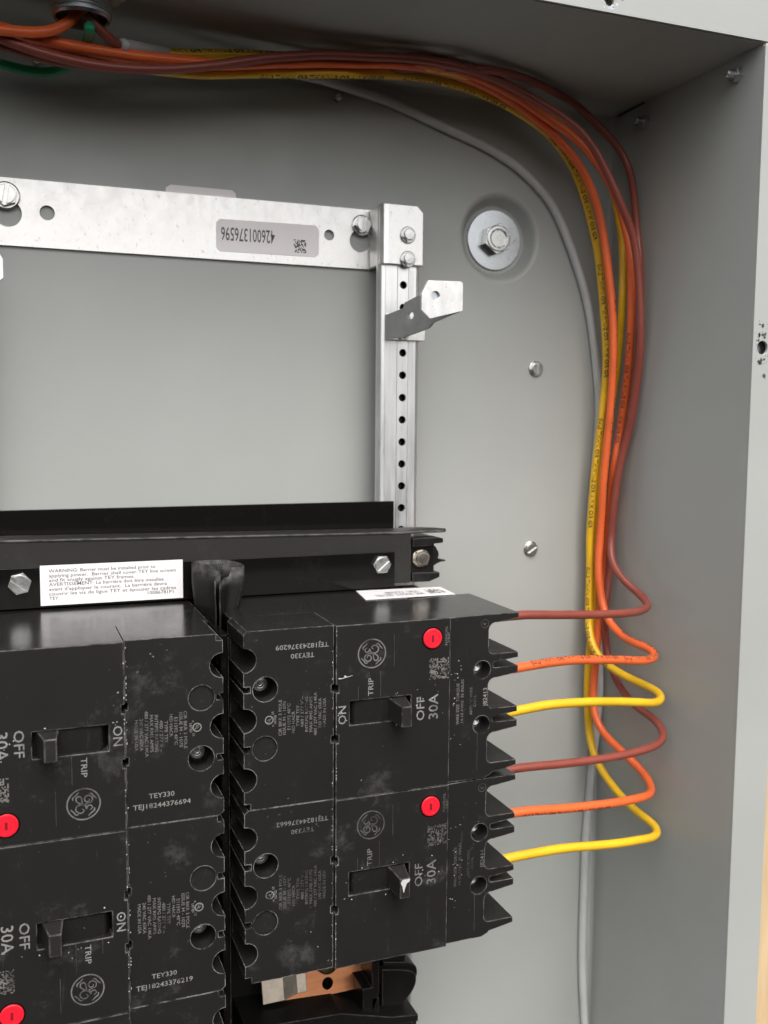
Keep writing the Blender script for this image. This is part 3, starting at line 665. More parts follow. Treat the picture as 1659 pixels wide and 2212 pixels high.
def logo_mesh(m, cx, cz, r, rot, y):
    ca, sa = math.cos(R(rot)), math.sin(R(rot)); tr = lambda P: [(cx + r * (a * ca - b * sa), cz + r * (a * sa + b * ca)) for a, b in P]
    m.ribbon(tr(circle(0, 0, 0.955, 48)), r * 0.085, y, True)
    def stroke(P, w=0.075): q = spline(P, 7); k = len(q); m.ribbon(tr(q), [r * w * (0.45 + 0.75 * math.sin(math.pi * min(1, max(0, (i + 2) / (k + 3))))) for i in range(k)], y)
    stroke([(-0.02, 0.30), (-0.12, 0.47), (-0.34, 0.50), (-0.50, 0.33), (-0.46, 0.12), (-0.28, 0.05), (-0.12, 0.16), (-0.16, 0.32), (-0.29, 0.32)])
    stroke([(-0.05, 0.34), (0.02, 0.08), (-0.04, -0.18), (-0.20, -0.40), (-0.42, -0.42), (-0.50, -0.26), (-0.36, -0.12), (-0.10, -0.08), (0.12, 0.06)])
    stroke([(0.40, 0.36), (0.28, 0.50), (0.12, 0.42), (0.14, 0.24), (0.30, 0.16), (0.12, 0.10), (0.02, -0.12), (0.08, -0.36), (0.28, -0.46), (0.48, -0.34), (0.54, -0.12), (0.40, 0.02), (0.28, -0.10)])
    for a in (45, 135, 225, 315):
        stroke([(0.80 * math.cos(R(a - 26)), 0.80 * math.sin(R(a - 26))), (0.73 * math.cos(R(a - 8)), 0.73 * math.sin(R(a - 8))), (0.76 * math.cos(R(a + 10)), 0.76 * math.sin(R(a + 10))), (0.66 * math.cos(R(a + 20)), 0.66 * math.sin(R(a + 20)))], 0.07)
def print_breaker(t, serial, code, faint, seed):
    """printing differs from breaker to breaker: serial number, date code and how worn it is"""
    IY, FY, LY = -126.78, -128.88, -126.88
    A, Bm = ('print_bright', 'print') if not faint else ('print', 'print_faint')
    m = MB(); text(m, serial, -14.1, -7.9, 23.0, 2.0, 180, IY); text(m, 'TEY330', -14.0, -11.9, 10.2, 2.0, 180, IY); m.build('serial_text', A, t, P0, fix=False)
    m = MB()
    for body, x, z0, z1 in (('CIR BKR 3 POLE', -23.8, -45.5, -30.0), ('ISSUE M - 1070', -22.0, -45.2, -30.7), ('E11592 40\u00b0C', -20.0, -43.3, -31.9), ('HID HACR', -18.1, -44.8, -35.5), ('TYPE TEY', -16.1, -42.2, -33.1), ('480 / 277 V ~', -14.2, -42.7, -29.5),
                            ('INTRPG RATING', -12.3, -45.0, -29.8), ('MAX RMS AMPS', -10.4, -45.2, -29.9), ('480 / 277 VAC 14KA', -8.4, -47.0, -28.2), ('240 VAC 65KA', -6.4, -44.0, -30.9), ('MADE IN USA', -4.4, -43.7, -31.1)):
        text(m, body, x, (z0 + z1) / 2, z1 - z0, 1.3, 90, IY)
    m.build('rating_text', Bm, t, P0, fix=False)
    m = MB(); m.ribbon(circle(-28.5, -38.2, 1.65, 24), 0.42, IY, True); text(m, 'U', -28.7, -38.7, 1.0, 1.3, 90, IY); text(m, 'L', -28.2, -37.6, 0.8, 1.3, 90, IY)
    text(m, 'LISTED', -26.0, -38.2, 3.8, 1.0, 90, IY); text(m, 'c', -27.0, -40.8, 0.8, 0.9, 90, IY); text(m, 'US', -27.0, -35.3, 1.3, 1.0, 90, IY); m.build('listing_mark', 'print_bright', t, P0, fix=False)
    m = MB(); logo_mesh(m, 16.3, -13.0, 6.5, 90, FY); m.build('maker_emblem', Bm, t, P0, fix=False)
    for nm, body, x, z, w, h in (('on_text', 'ON', 2.9, -38.8, 8.0, 3.5), ('trip_text', 'TRIP', 15.8, -27.6, 7.8, 2.3), ('off_text', 'OFF', 39.2, -39.6, 10.6, 3.7), ('amp_text', '30A', 45.4, -39.2, 11.2, 4.4)):
        if faint and body == 'ON': continue
        m = MB(); text(m, body, x, z, w, h, 90, FY); m.build(nm, 'print_bright' if not faint else 'print', t, P0, fix=False)
    m = MB(); text(m, 'MANUAL', 51.3, -7.7, 8.8, 1.3, 90, FY); text(m, 'TRIP', 53.0 - 0.4, -8.7, 4.8, 0.8, 90, FY)
    text(m, 'WIRE SIZE  TORQUE', 58.3, -40.0, 19.0, 1.35, 90, LY); text(m, '14-10 AWG  35 IN/LBS', 60.5, -38.8, 20.0, 1.3, 90, LY); text(m, '60/75 \u00b0C WIRE', 66.5 - 1.6, -39.2, 12.6, 1.3, 90, LY); text(m, 'CU/AL', 66.8, -39.3, 5.6, 1.2, 90, LY)
    m.build('small_print', Bm, t, P0, fix=False)
    m = MB(); text(m, code, 71.9, -38.1, 8.6, 1.9, 90, LY); m.build('date_code', A, t, P0, fix=False)
    m = MB(); m.ribbon(circle(71.3, -4.2, 1.9, 22), 0.22, LY, True); text(m, 'R', 71.3, -4.2, 1.2, 1.6, 60, LY); m.build('moulded_mark', 'print_faint', t, P0, fix=False)
    m = MB(); cells(m, 43.3, -27.0, 9.4, 9.5, 18, 18, FY, 0.46, random.Random(seed)); m.build('speckle_print', Bm, t, P0, fix=False)
    # chips along the seams and corners, small pale nicks
    m = MB(); rn = random.Random(seed + 50)
    for i in range(64):
        q = rn.random()
        if q < 0.45: x, z, y = rn.choice((-0.75, 0.35)), rn.uniform(-74, -2), None
        elif q < 0.75: x, z, y = rn.uniform(1, 50), rn.uniform(-46, -28), FY
        else: x, z, y = rn.uniform(54.5, 62), rn.uniform(-60, -20), LY
        if y is None: y = IY if x < 0 else FY
        s1, s2 = rn.uniform(0.1, 0.30), rn.uniform(0.12, 0.55); a = rn.uniform(0, 3.14) if q > 0.45 else rn.uniform(1.3, 1.8)
        if 5.5 < x < 35.5 and -44.5 < z < -32: continue
        if abs(x) < 3 and (-52 < z < -46.5 or -30 < z < -24.5): continue
        P = [(s2 * math.cos(th) * rn.uniform(.6, 1.1), s1 * math.sin(th) * rn.uniform(.6, 1.1)) for th in (0, 1, 2, 3.1, 4.2, 5.2)]
        m.add([(x + p * math.cos(a) - q_ * math.sin(a), y - 0.02, z + p * math.sin(a) + q_ * math.cos(a)) for p, q_ in P], [tuple(range(6))])
    if seed == 11:
        q = [(1.2, -22.7), (3.0, -22.8), (4.6, -22.3), (6.0, -22.2), (7.6, -21.8)]; m.ribbon(q, [0.5, 0.25, 0.4, 0.2, 0.15], FY - 0.02)
        m.add([(4.2 + 0.5 * math.cos(a_), FY - 0.03, -21.9 + 0.4 * math.sin(a_)) for a_ in (0, 1.1, 2.2, 3.2, 4.2, 5.2)], [tuple(range(6))])
    m.build('chips', 'chip', t, P0, fix=False)['kind'] = 'stuff'
proto = make_breaker()
RIGHT = 'circuit breakers wired on the orange and yellow side'; LEFT = 'circuit breakers turned with their upright serial numbers'
specs = [(False, 0, 'TEJ18243376209', 'J82413', False, 11, 'black three pole breaker with bright printing, under the white paper sticker', RIGHT),
         (False, 1, 'TEJ18244376662', 'J82414', True, 12, 'black three pole breaker with faded printing and a chipped toggle, above the copper bars', RIGHT),
         (True, 0, 'TEJ18244376694', 'J82415', False, 13, 'black three pole breaker reading TEJ18244376694, directly under the warning label', LEFT),
         (True, 1, 'TEJ18243376219', 'J82416', False, 14, 'scuffed black three pole breaker reading TEJ18243376219', LEFT),
         (True, 2, 'TEJ18244376700', 'J82417', True, 15, 'black breaker below the scuffed one reading TEJ18243376219, mostly cut off', LEFT)]
brk = []
for i, (left, k_, *_r) in enumerate(specs):
    t = proto if i == 0 else copy_tree(proto)
    t.location = Vector((-87.0, -50, -76.2 * (k_ + 1)) if left else (0, -50, -76.2 * k_)) * MM
    t.rotation_euler = (0, math.pi, 0) if left else (0, 0, 0)
    brk.append(t)
for t, (left, k_, ser, code, faint, seed, lb, grp) in zip(brk, specs):
    print_breaker(t, ser, code, faint, seed); tag(t, lb, 'breaker', grp)
# the right-hand lower toggle is chipped pale at its tip
m = MB(); m.add([(27.0, -139.72, -34.9), (30.6, -139.72, -34.9), (30.4, -139.72, -36.0), (29.0, -139.72, -36.8), (28.2, -139.72, -39), (27.6, -139.72, -41), (27.0, -139.72, -38), (26.2, -139.72, -36.2)], [tuple(range(8))])
m.build('chipped_tip', 'chip', brk[1], P0, fix=False)
# white paper sticker on top of the first right-hand breaker
st = MB().add([(36.0, -52.5, 0.12), (81.5, -63.0 + 8, 0.12), (80.0, -77.0, 0.12), (32.2, -77.2, 0.12), (36.0, -52.5, 0.3), (81.5, -55, 0.3), (80.0, -77.0, 0.3), (32.2, -77.2, 0.3)], [(0, 1, 2, 3), (7, 6, 5, 4), (0, 4, 5, 1), (1, 5, 6, 2), (2, 6, 7, 3), (3, 7, 4, 0)])
st = st.build('paper_sticker', 'white', brk[0], P0)
m = MB(); text(m, 'TEY330  3 POLE  30A', 0, 0, 26, 2.2, 0, 0, place=lambda a, b: (53 + a, -70 + b * 2.2, 0.42)); text(m, '480/277V  14KA', 0, 0, 18, 2.2, 0, 0, place=lambda a, b: (56 + a, -64 + b * 2.0, 0.42))
m.build('sticker_text', 'ink_grey', st, P0, fix=False)
m = MB(); rn = random.Random(9)
for i in range(14):
    for j in range(7):
        if rn.random() < 0.5: a, b = 69 + i * 0.62, -72 + j * 1.6; m.add([(a, b, 0.42), (a + 0.62, b, 0.42), (a + 0.62, b + 1.6, 0.42), (a, b + 1.6, 0.42)], [(0, 1, 2, 3)])
m.build('sticker_speckle', 'ink_grey', st, P0, fix=False)

# ------------------------------------------------------------------ conduit connector in the top wall
C0 = (-93, -66, ZT)
cn = empty('conduit_connector', C0)
tag(cn, 'threaded metal conduit connector with locknut in the enclosure ceiling', 'connector')
mb = MB(); prof = [(10.0, 2)]
prof = [(10.4, 4), (10.4, -13.0), (10.9, -13.8), (11.5, -13.8), (11.9, -13.0)]
z = -12.4
while z < -5.5: prof += [(11.3, z), (12.1, z + 0.45), (12.1, z + 0.75), (11.3, z + 1.2)]; z += 1.35
prof += [(11.3, -5), (11.3, 4)]
mb.lathe(prof, C0, 'z', 48, close=True); mb.build('threaded_sleeve', 'zinc_dark', cn, C0)
mb = MB(); out = []
for i in range(8):
    a = 45 * i; out += arc(C0[0], C0[1], 16.2, a + 4, a + 33, 5) + arc(C0[0], C0[1], 18.0, a + 36, a + 43, 2)
plate(mb, out, [circle(C0[0], C0[1], 12.0, 40)], ZT - 4.2, ZT - 0.1, 'z'); mb.build('locknut', 'zinc_dark', cn, C0, bevel=0.4)

WIRES = {
    'brown1': [(85.5,-106.5,-6.6), (92.0,-106.3,-6.4), (98.5,-105.8,-6.4), (104.9,-104.6,-6.7), (111.1,-102.8,-7.4), (117.2,-100.6,-8.2), (123.3,-98.4,-9.1), (129.5,-96.4,-9.9), (135.6,-94.5,-10.6), (141.8,-92.7,-11.4), (148.1,-90.8,-12.1), (154.3,-89.0,-12.8), (160.5,-87.3,-13.4), (166.8,-85.6,-13.9), (173.0,-83.8,-14.5), (179.1,-81.4,-15.1), (184.8,-78.3,-15.7), (190.3,-74.9,-16.3), (195.7,-71.3,-16.6), (201.1,-67.6,-16.5), (205.7,-63.1,-15.7), (208.3,-57.4,-14.0), (208.1,-51.6,-11.2), (206.3,-46.3,-7.9), (204.4,-41.3,-4.2), (203.4,-36.4,-0.1), (203.4,-32.0,4.7), (204.3,-28.5,10.1), (205.5,-26.5,16.2), (205.8,-26.4,22.7), (205.7,-27.2,29.1), (205.7,-28.0,35.6), (206.1,-28.6,42.1), (206.5,-29.1,48.6), (206.9,-29.8,55.0), (207.5,-30.7,61.5), (208.3,-31.7,67.8), (209.0,-33.1,74.2), (209.5,-34.7,80.5), (209.7,-36.4,86.8), (209.8,-38.0,93.1), (209.8,-39.3,99.5), (209.7,-40.6,105.8), (209.5,-42.0,112.2), (209.2,-43.4,118.6), (208.8,-44.5,125.0), (208.3,-45.3,131.4), (207.8,-45.9,137.9), (207.3,-46.2,144.4), (206.7,-46.3,150.9), (206.1,-46.4,157.4), (205.3,-46.5,163.8), (204.3,-46.6,170.3), (203.2,-46.8,176.7), (201.8,-46.9,183.1), (199.8,-47.1,189.3), (196.9,-47.5,195.1), (193.6,-47.8,200.7), (190.3,-48.0,206.3), (187.0,-48.1,212.0), (183.7,-48.0,217.6), (180.2,-48.0,223.0), (176.5,-48.0,228.4), (172.4,-48.0,233.5), (167.8,-48.0,238.1), (162.7,-48.0,242.1), (157.1,-48.0,245.4), (151.2,-48.2,248.3), (145.2,-48.4,250.7), (139.0,-48.7,252.9), (132.9,-49.0,255.0), (126.7,-49.2,257.0), (120.4,-49.9,258.6), (114.1,-51.3,259.7), (108.0,-53.3,260.2), (101.9,-55.8,260.3), (95.9,-58.3,260.2), (89.8,-60.6,260.1), (83.5,-62.1,260.1), (77.0,-62.2,260.4), (70.5,-61.5,260.9), (64.1,-60.8,261.1), (57.6,-60.5,260.9), (51.1,-60.4,260.4), (44.6,-60.0,259.9), (38.1,-59.1,259.5), (31.7,-58.2,259.3), (25.2,-57.4,258.9), (18.8,-56.9,258.4), (12.3,-56.6,257.5), (5.9,-56.6,256.3), (-0.5,-56.6,255.1), (-6.9,-56.8,253.8), (-13.2,-56.9,252.3), (-19.5,-57.1,250.5), (-25.8,-57.2,248.8), (-32.1,-57.3,247.0), (-38.4,-57.3,245.5), (-44.8,-57.3,244.1), (-51.1,-57.3,242.8), (-57.6,-57.5,241.6), (-64.0,-57.6,240.7), (-70.5,-57.8,240.0), (-77.0,-58.0,239.5), (-83.5,-58.3,239.2), (-90.0,-58.7,239.2), (-96.5,-59.3,239.4), (-103.0,-59.9,239.9), (-109.4,-60.5,240.6), (-115.8,-60.7,241.8), (-122.1,-60.5,243.3), (-128.3,-59.8,245.2), (-134.5,-58.8,247.2)],
    'brown2': [(86.5,-106.5,-82.5), (93.0,-106.3,-82.3), (99.5,-105.9,-82.3), (106.0,-105.0,-82.7), (112.4,-103.8,-83.4), (118.7,-102.3,-84.2), (125.0,-100.9,-85.1), (131.4,-99.6,-85.8), (137.7,-98.3,-86.5), (144.1,-97.0,-87.1), (150.5,-95.7,-87.7), (156.9,-94.5,-88.2), (163.3,-93.2,-88.6), (169.7,-92.0,-88.9), (176.2,-90.8,-89.0), (182.6,-89.7,-89.0), (189.0,-88.2,-88.9), (195.2,-86.2,-88.8), (201.2,-83.7,-88.2), (206.4,-80.2,-86.5), (209.2,-75.1,-83.8), (209.7,-69.1,-81.3), (209.1,-62.9,-79.4), (208.4,-56.5,-77.9), (208.0,-50.2,-76.3), (208.0,-44.1,-74.1), (208.0,-38.4,-70.8), (207.6,-33.4,-66.6), (207.5,-29.0,-61.8), (207.8,-25.0,-56.6), (207.8,-22.4,-50.7), (207.3,-21.6,-44.2), (206.7,-21.5,-37.7), (206.5,-21.4,-31.2), (206.7,-21.2,-24.7), (207.3,-21.0,-18.2), (208.2,-20.7,-11.7), (209.0,-20.4,-5.2), (209.4,-20.3,1.3), (209.3,-20.4,7.9), (209.1,-20.8,14.4), (208.9,-21.6,20.9), (208.6,-22.7,27.3), (208.4,-23.7,33.8), (208.7,-24.2,40.3), (209.7,-23.8,46.7), (211.1,-23.2,53.1), (212.1,-23.2,59.5), (212.5,-24.4,65.9), (212.4,-26.5,72.1), (212.0,-29.0,78.1), (211.8,-31.2,84.3), (212.0,-32.8,90.6), (212.4,-33.7,97.1), (212.7,-34.4,103.6), (212.8,-35.2,110.1), (212.8,-36.1,116.5), (212.8,-37.0,123.0), (212.6,-37.9,129.5), (212.2,-38.9,135.9), (211.8,-39.7,142.4), (211.4,-40.1,148.9), (211.2,-40.1,155.5), (210.9,-40.1,162.0), (210.4,-40.1,168.5), (210.0,-40.1,175.0), (209.7,-39.5,181.5), (209.8,-38.2,188.0), (210.1,-36.4,194.2), (210.6,-34.4,200.4), (211.1,-32.5,206.7), (211.6,-30.7,212.9), (211.9,-28.9,219.2), (211.8,-27.0,225.5), (210.9,-25.3,231.7), (208.6,-24.1,237.7), (204.7,-23.5,242.9), (200.0,-23.2,247.4), (194.9,-22.9,251.5), (189.7,-22.5,255.4), (184.4,-22.3,259.2), (178.7,-23.1,262.3), (172.9,-25.7,263.6), (167.4,-29.2,263.8), (161.8,-32.6,263.8), (156.2,-35.9,263.8), (150.5,-39.2,263.8), (144.8,-42.4,263.8), (138.9,-45.3,263.8), (133.0,-48.0,263.8), (126.9,-50.5,263.7), (120.8,-52.7,263.5), (114.6,-54.9,263.1), (108.4,-56.9,262.6), (102.1,-58.5,262.0), (95.6,-58.9,261.5), (89.6,-56.7,261.8), (85.0,-52.2,262.7), (80.7,-47.4,263.6), (75.2,-43.9,263.8), (69.2,-41.3,263.8), (63.1,-38.9,263.8), (56.8,-37.4,263.5), (50.5,-38.6,262.4), (44.5,-40.6,261.0), (38.2,-42.0,259.8), (31.7,-42.4,259.0), (25.2,-41.9,258.4), (18.7,-41.1,257.9), (12.3,-40.5,257.3), (5.8,-40.2,256.6), (-0.7,-40.1,255.8), (-7.2,-40.0,254.9), (-13.7,-40.0,254.0), (-20.1,-40.1,252.9), (-26.6,-40.2,251.8), (-33.0,-40.3,250.7), (-39.4,-40.1,249.6), (-45.9,-39.5,248.7), (-52.4,-39.0,247.9), (-58.8,-38.9,247.0), (-65.2,-39.8,246.1), (-71.4,-41.7,244.9), (-77.3,-44.1,243.7), (-83.3,-46.5,242.6), (-89.6,-48.2,241.8), (-96.1,-49.0,241.4), (-102.6,-48.8,241.7), (-109.0,-48.4,242.6), (-115.5,-48.1,243.8), (-121.9,-47.9,245.0), (-128.3,-47.9,246.2), (-134.7,-47.9,247.5)],
    'orange1': [(86.1,-106.5,-32.5), (92.7,-106.3,-32.4), (99.2,-105.7,-32.3), (105.6,-104.3,-32.3), (111.8,-102.4,-32.5), (118.0,-100.4,-32.8), (124.3,-98.5,-33.1), (130.5,-96.6,-33.6), (136.8,-94.7,-34.1), (143.0,-92.9,-34.8), (149.3,-91.1,-35.7), (155.5,-89.4,-36.6), (161.8,-87.7,-37.5), (168.0,-86.0,-38.5), (174.3,-84.4,-39.5), (180.6,-82.8,-40.5), (186.8,-81.0,-41.6), (192.8,-78.8,-42.6), (198.8,-76.1,-43.3), (204.3,-72.7,-43.0), (207.1,-67.2,-41.4), (206.8,-60.9,-40.2), (205.6,-54.4,-39.5), (204.9,-48.0,-38.7), (204.5,-41.6,-37.3), (203.9,-35.6,-34.7), (203.1,-30.5,-30.8), (202.8,-26.3,-25.8), (202.4,-23.6,-19.9), (201.8,-22.4,-13.5), (201.3,-21.6,-7.0), (201.3,-20.7,-0.5), (201.6,-20.1,6.0), (202.1,-19.8,12.5), (202.5,-19.8,19.0), (202.7,-20.0,25.6), (202.8,-20.4,32.1), (202.6,-20.8,38.6), (202.4,-21.3,45.1), (202.3,-21.8,51.7), (202.4,-22.3,58.2), (202.7,-22.8,64.7), (202.9,-23.2,71.3), (203.1,-23.7,77.8), (203.4,-24.2,84.3), (203.5,-24.7,90.8), (203.6,-25.1,97.4), (203.6,-25.6,103.9), (203.5,-26.1,110.4), (203.3,-26.6,116.9), (203.1,-26.9,123.5), (202.9,-27.0,130.0), (202.6,-27.0,136.6), (202.2,-27.0,143.1), (201.5,-27.0,149.6), (200.7,-27.0,156.1), (199.7,-27.0,162.6), (198.6,-27.0,169.0), (197.5,-27.0,175.5), (196.3,-27.0,181.9), (195.0,-27.0,188.3), (193.5,-27.0,194.7), (191.6,-27.1,201.0), (189.4,-27.3,207.1), (186.7,-27.6,213.1), (183.6,-28.0,218.8), (179.9,-28.4,224.2), (175.7,-28.7,229.2), (171.1,-28.9,233.9), (166.2,-29.1,238.2), (161.0,-29.3,242.1), (155.5,-29.6,245.7), (149.7,-30.2,248.8), (143.8,-31.1,251.4), (137.8,-32.4,253.7), (131.8,-34.2,255.6), (125.8,-36.4,257.0), (119.9,-38.8,258.1), (113.7,-40.9,259.2), (107.4,-41.6,260.7), (101.3,-40.5,262.7), (95.0,-40.8,263.7), (88.7,-42.4,263.8), (82.3,-43.8,263.8), (75.9,-45.3,263.5), (70.2,-48.3,262.5), (64.8,-51.7,261.1), (59.1,-54.6,259.8), (52.8,-56.1,258.9), (46.4,-55.2,258.5), (40.1,-53.2,258.4), (33.8,-51.8,258.1), (27.3,-51.1,257.6), (20.8,-50.8,256.9), (14.3,-50.8,256.1), (7.8,-50.9,255.1), (1.3,-51.1,254.1), (-5.1,-51.3,253.1), (-11.5,-51.6,251.9), (-18.0,-51.9,250.7), (-24.4,-52.3,249.6), (-30.9,-52.6,248.7), (-37.4,-52.8,248.3), (-43.9,-53.4,248.0), (-50.4,-54.5,247.4), (-56.8,-55.7,246.7), (-63.2,-56.6,246.1), (-69.7,-57.5,245.6), (-76.2,-58.2,245.4), (-82.7,-58.8,245.3), (-89.2,-59.1,245.4), (-95.8,-59.2,245.6), (-102.3,-58.9,246.1), (-108.8,-58.7,246.8), (-115.3,-58.9,247.4), (-121.7,-59.8,248.2), (-128.1,-61.3,248.9), (-134.3,-63.3,249.5)],
    'orange2': [(86.6,-106.5,-104.8), (93.1,-106.3,-104.6), (99.6,-105.8,-104.7), (106.0,-104.8,-105.3), (112.2,-103.1,-106.4), (118.3,-101.2,-107.7), (124.4,-99.2,-109.1), (130.6,-97.4,-110.3), (136.7,-95.6,-111.5), (143.0,-93.9,-112.6), (149.2,-92.2,-113.6), (155.4,-90.5,-114.6), (161.7,-88.9,-115.6), (167.9,-87.2,-116.5), (174.2,-85.6,-117.3), (180.5,-84.0,-118.0), (186.8,-82.5,-118.5), (193.1,-80.6,-119.1), (198.9,-77.9,-119.8), (204.1,-74.0,-120.1), (207.9,-68.9,-119.0), (209.3,-63.2,-116.2), (208.6,-57.7,-113.0), (207.0,-52.1,-109.8), (205.4,-46.5,-107.0), (204.1,-40.6,-104.5), (203.1,-34.6,-102.1), (202.3,-28.9,-99.0), (201.4,-24.4,-94.5), (201.1,-21.0,-88.9), (201.5,-18.7,-82.8), (202.0,-17.8,-76.3), (202.4,-17.6,-69.8), (202.9,-17.5,-63.3), (203.5,-17.3,-56.8), (204.0,-17.1,-50.3), (204.6,-16.9,-43.8), (205.3,-16.7,-37.3), (206.2,-16.5,-30.8), (206.9,-16.3,-24.4), (207.5,-16.0,-17.9), (208.1,-15.8,-11.3), (208.6,-15.5,-4.8), (209.3,-15.3,1.7), (209.9,-15.3,8.2), (210.4,-15.4,14.7), (210.9,-15.4,21.2), (211.4,-15.4,27.7), (211.6,-15.7,34.2), (211.2,-16.8,40.6), (210.3,-18.8,46.8), (209.3,-21.0,52.9), (208.9,-22.7,59.1), (209.3,-23.4,65.6), (210.4,-23.1,72.0), (211.6,-22.7,78.4), (212.5,-22.8,84.9), (212.7,-23.8,91.3), (212.7,-25.2,97.7), (212.4,-26.8,104.0), (212.0,-28.3,110.4), (211.5,-29.8,116.7), (210.9,-31.2,123.1), (210.3,-32.6,129.4), (209.6,-33.9,135.8), (208.9,-35.1,142.2), (208.3,-35.9,148.6), (207.8,-36.3,155.1), (207.4,-36.5,161.7), (206.8,-36.7,168.2), (206.1,-36.8,174.6), (205.2,-36.9,181.1), (204.1,-36.7,187.5), (202.6,-36.4,193.9), (200.9,-36.0,200.2), (198.7,-35.8,206.3), (196.0,-35.5,212.3), (192.9,-35.3,218.1), (189.3,-35.1,223.5), (185.2,-34.9,228.5), (180.6,-34.7,233.1), (175.6,-34.5,237.4), (170.3,-34.2,241.2), (164.7,-34.1,244.6), (158.8,-34.2,247.3), (152.7,-34.6,249.8), (146.7,-35.2,252.2), (140.7,-36.1,254.5), (134.6,-37.3,256.6), (128.5,-38.9,258.1), (122.3,-40.9,259.2), (116.3,-43.2,260.0), (110.2,-45.5,260.6), (103.9,-47.1,261.4), (97.5,-47.8,262.4), (91.0,-48.1,263.2), (84.6,-49.3,263.2), (78.3,-51.0,262.9), (72.0,-52.5,262.4), (65.5,-52.9,262.2), (59.0,-52.0,262.2), (52.7,-50.3,262.2), (46.4,-48.5,261.9), (40.1,-47.3,261.3), (33.6,-47.0,260.6), (27.1,-46.7,259.9), (20.6,-46.5,259.1), (14.1,-46.2,258.2), (7.7,-46.1,257.2), (1.3,-46.1,256.0), (-5.1,-46.5,254.8), (-11.5,-46.9,253.5), (-17.9,-47.3,252.1), (-24.3,-47.6,250.9), (-30.8,-47.8,249.9), (-37.3,-48.1,249.4), (-43.8,-48.7,249.0), (-50.2,-49.5,248.3), (-56.6,-50.3,247.5), (-63.1,-50.7,246.9), (-69.7,-50.7,246.8), (-76.2,-50.2,246.9), (-82.7,-49.8,247.1), (-89.2,-49.7,247.2), (-95.8,-49.9,247.3), (-102.3,-50.2,247.6), (-108.8,-50.4,248.2), (-115.3,-50.7,249.0), (-121.7,-50.8,250.1), (-128.1,-51.0,251.4), (-134.5,-51.2,252.7)],
    'yellow1': [(83.1,-108.5,-53.3), (89.7,-108.3,-53.1), (96.2,-107.8,-53.0), (102.6,-106.7,-52.9), (109.0,-105.2,-53.0), (115.3,-103.5,-53.2), (121.7,-102.0,-53.6), (128.0,-100.5,-54.2), (134.4,-99.0,-54.9), (140.7,-97.6,-55.6), (147.1,-96.2,-56.4), (153.4,-94.8,-57.3), (159.7,-93.4,-58.3), (166.1,-92.1,-59.3), (172.4,-90.9,-60.3), (178.7,-89.5,-61.5), (184.9,-87.8,-62.7), (190.9,-85.6,-64.2), (196.8,-83.0,-65.5), (202.6,-80.1,-66.1), (207.4,-75.8,-65.5), (209.7,-69.8,-64.5), (209.7,-63.3,-63.6), (208.2,-57.1,-62.6), (206.2,-50.9,-61.5), (204.1,-44.9,-60.1), (202.2,-38.9,-58.4), (200.6,-32.9,-56.2), (199.4,-27.2,-53.3), (198.6,-22.4,-49.0), (198.6,-18.5,-43.7), (199.3,-15.4,-38.0), (199.9,-13.8,-31.7), (200.0,-13.3,-25.2), (200.1,-13.1,-18.7), (200.3,-12.8,-12.1), (200.5,-12.4,-5.6), (200.6,-12.1,1.0), (200.5,-12.0,7.5), (200.2,-12.0,14.0), (200.1,-12.2,20.6), (200.2,-12.6,27.1), (200.3,-13.0,33.7), (200.5,-13.3,40.2), (200.6,-13.7,46.7), (200.8,-14.0,53.3), (201.3,-14.4,59.8), (201.8,-14.8,66.3), (202.3,-15.1,72.8), (202.8,-15.5,79.4), (203.3,-15.9,85.9), (203.8,-16.2,92.4), (204.2,-16.6,98.9), (204.5,-17.0,105.4), (204.6,-17.4,112.0), (204.6,-17.7,118.5), (204.4,-17.9,125.1), (204.0,-17.8,131.6), (203.5,-17.6,138.1), (202.9,-17.4,144.6), (202.2,-17.2,151.1), (201.5,-17.0,157.7), (200.7,-16.8,164.1), (199.8,-16.6,170.6), (198.8,-16.4,177.1), (197.7,-16.2,183.5), (196.3,-16.1,189.9), (194.5,-16.0,196.2), (192.4,-16.1,202.5), (190.2,-16.3,208.6), (187.7,-16.5,214.7), (184.9,-16.8,220.6), (181.8,-17.0,226.4), (178.3,-17.3,231.8), (174.2,-17.4,236.9), (169.5,-17.6,241.5), (164.3,-18.1,245.4), (158.7,-18.9,248.7), (152.8,-20.1,251.3), (146.8,-21.4,253.5), (140.6,-22.7,255.4), (134.4,-24.0,257.1), (128.2,-25.2,258.5), (121.9,-26.4,259.7), (115.5,-27.7,260.7), (109.1,-28.9,261.5), (102.7,-29.9,262.1), (96.2,-30.7,262.7), (89.7,-31.2,263.2), (83.2,-31.2,263.6), (76.6,-31.3,263.6), (70.2,-32.3,263.0), (64.0,-34.2,262.0), (58.1,-36.7,260.7), (52.3,-39.3,259.3), (46.4,-41.8,257.8), (40.3,-43.7,256.5), (33.9,-44.8,255.4), (27.4,-45.0,254.5), (20.9,-44.6,253.9), (14.4,-44.0,253.3), (7.9,-43.7,252.6), (1.4,-43.4,251.9), (-5.1,-43.3,251.1), (-11.6,-43.2,250.3), (-18.1,-43.1,249.4), (-24.5,-43.2,248.4), (-31.0,-43.6,247.3), (-37.4,-44.1,246.3), (-43.9,-44.9,245.5), (-50.4,-45.7,245.0), (-56.9,-46.3,244.6), (-63.4,-46.6,244.4), (-69.9,-46.1,244.9), (-76.3,-45.2,245.9), (-82.7,-44.4,246.9), (-89.2,-44.0,247.4), (-95.8,-44.3,247.6), (-102.3,-44.8,247.7), (-108.8,-45.3,248.0), (-115.3,-45.5,248.6), (-121.8,-45.7,249.6), (-128.2,-45.9,250.8), (-134.6,-46.2,252.1)],
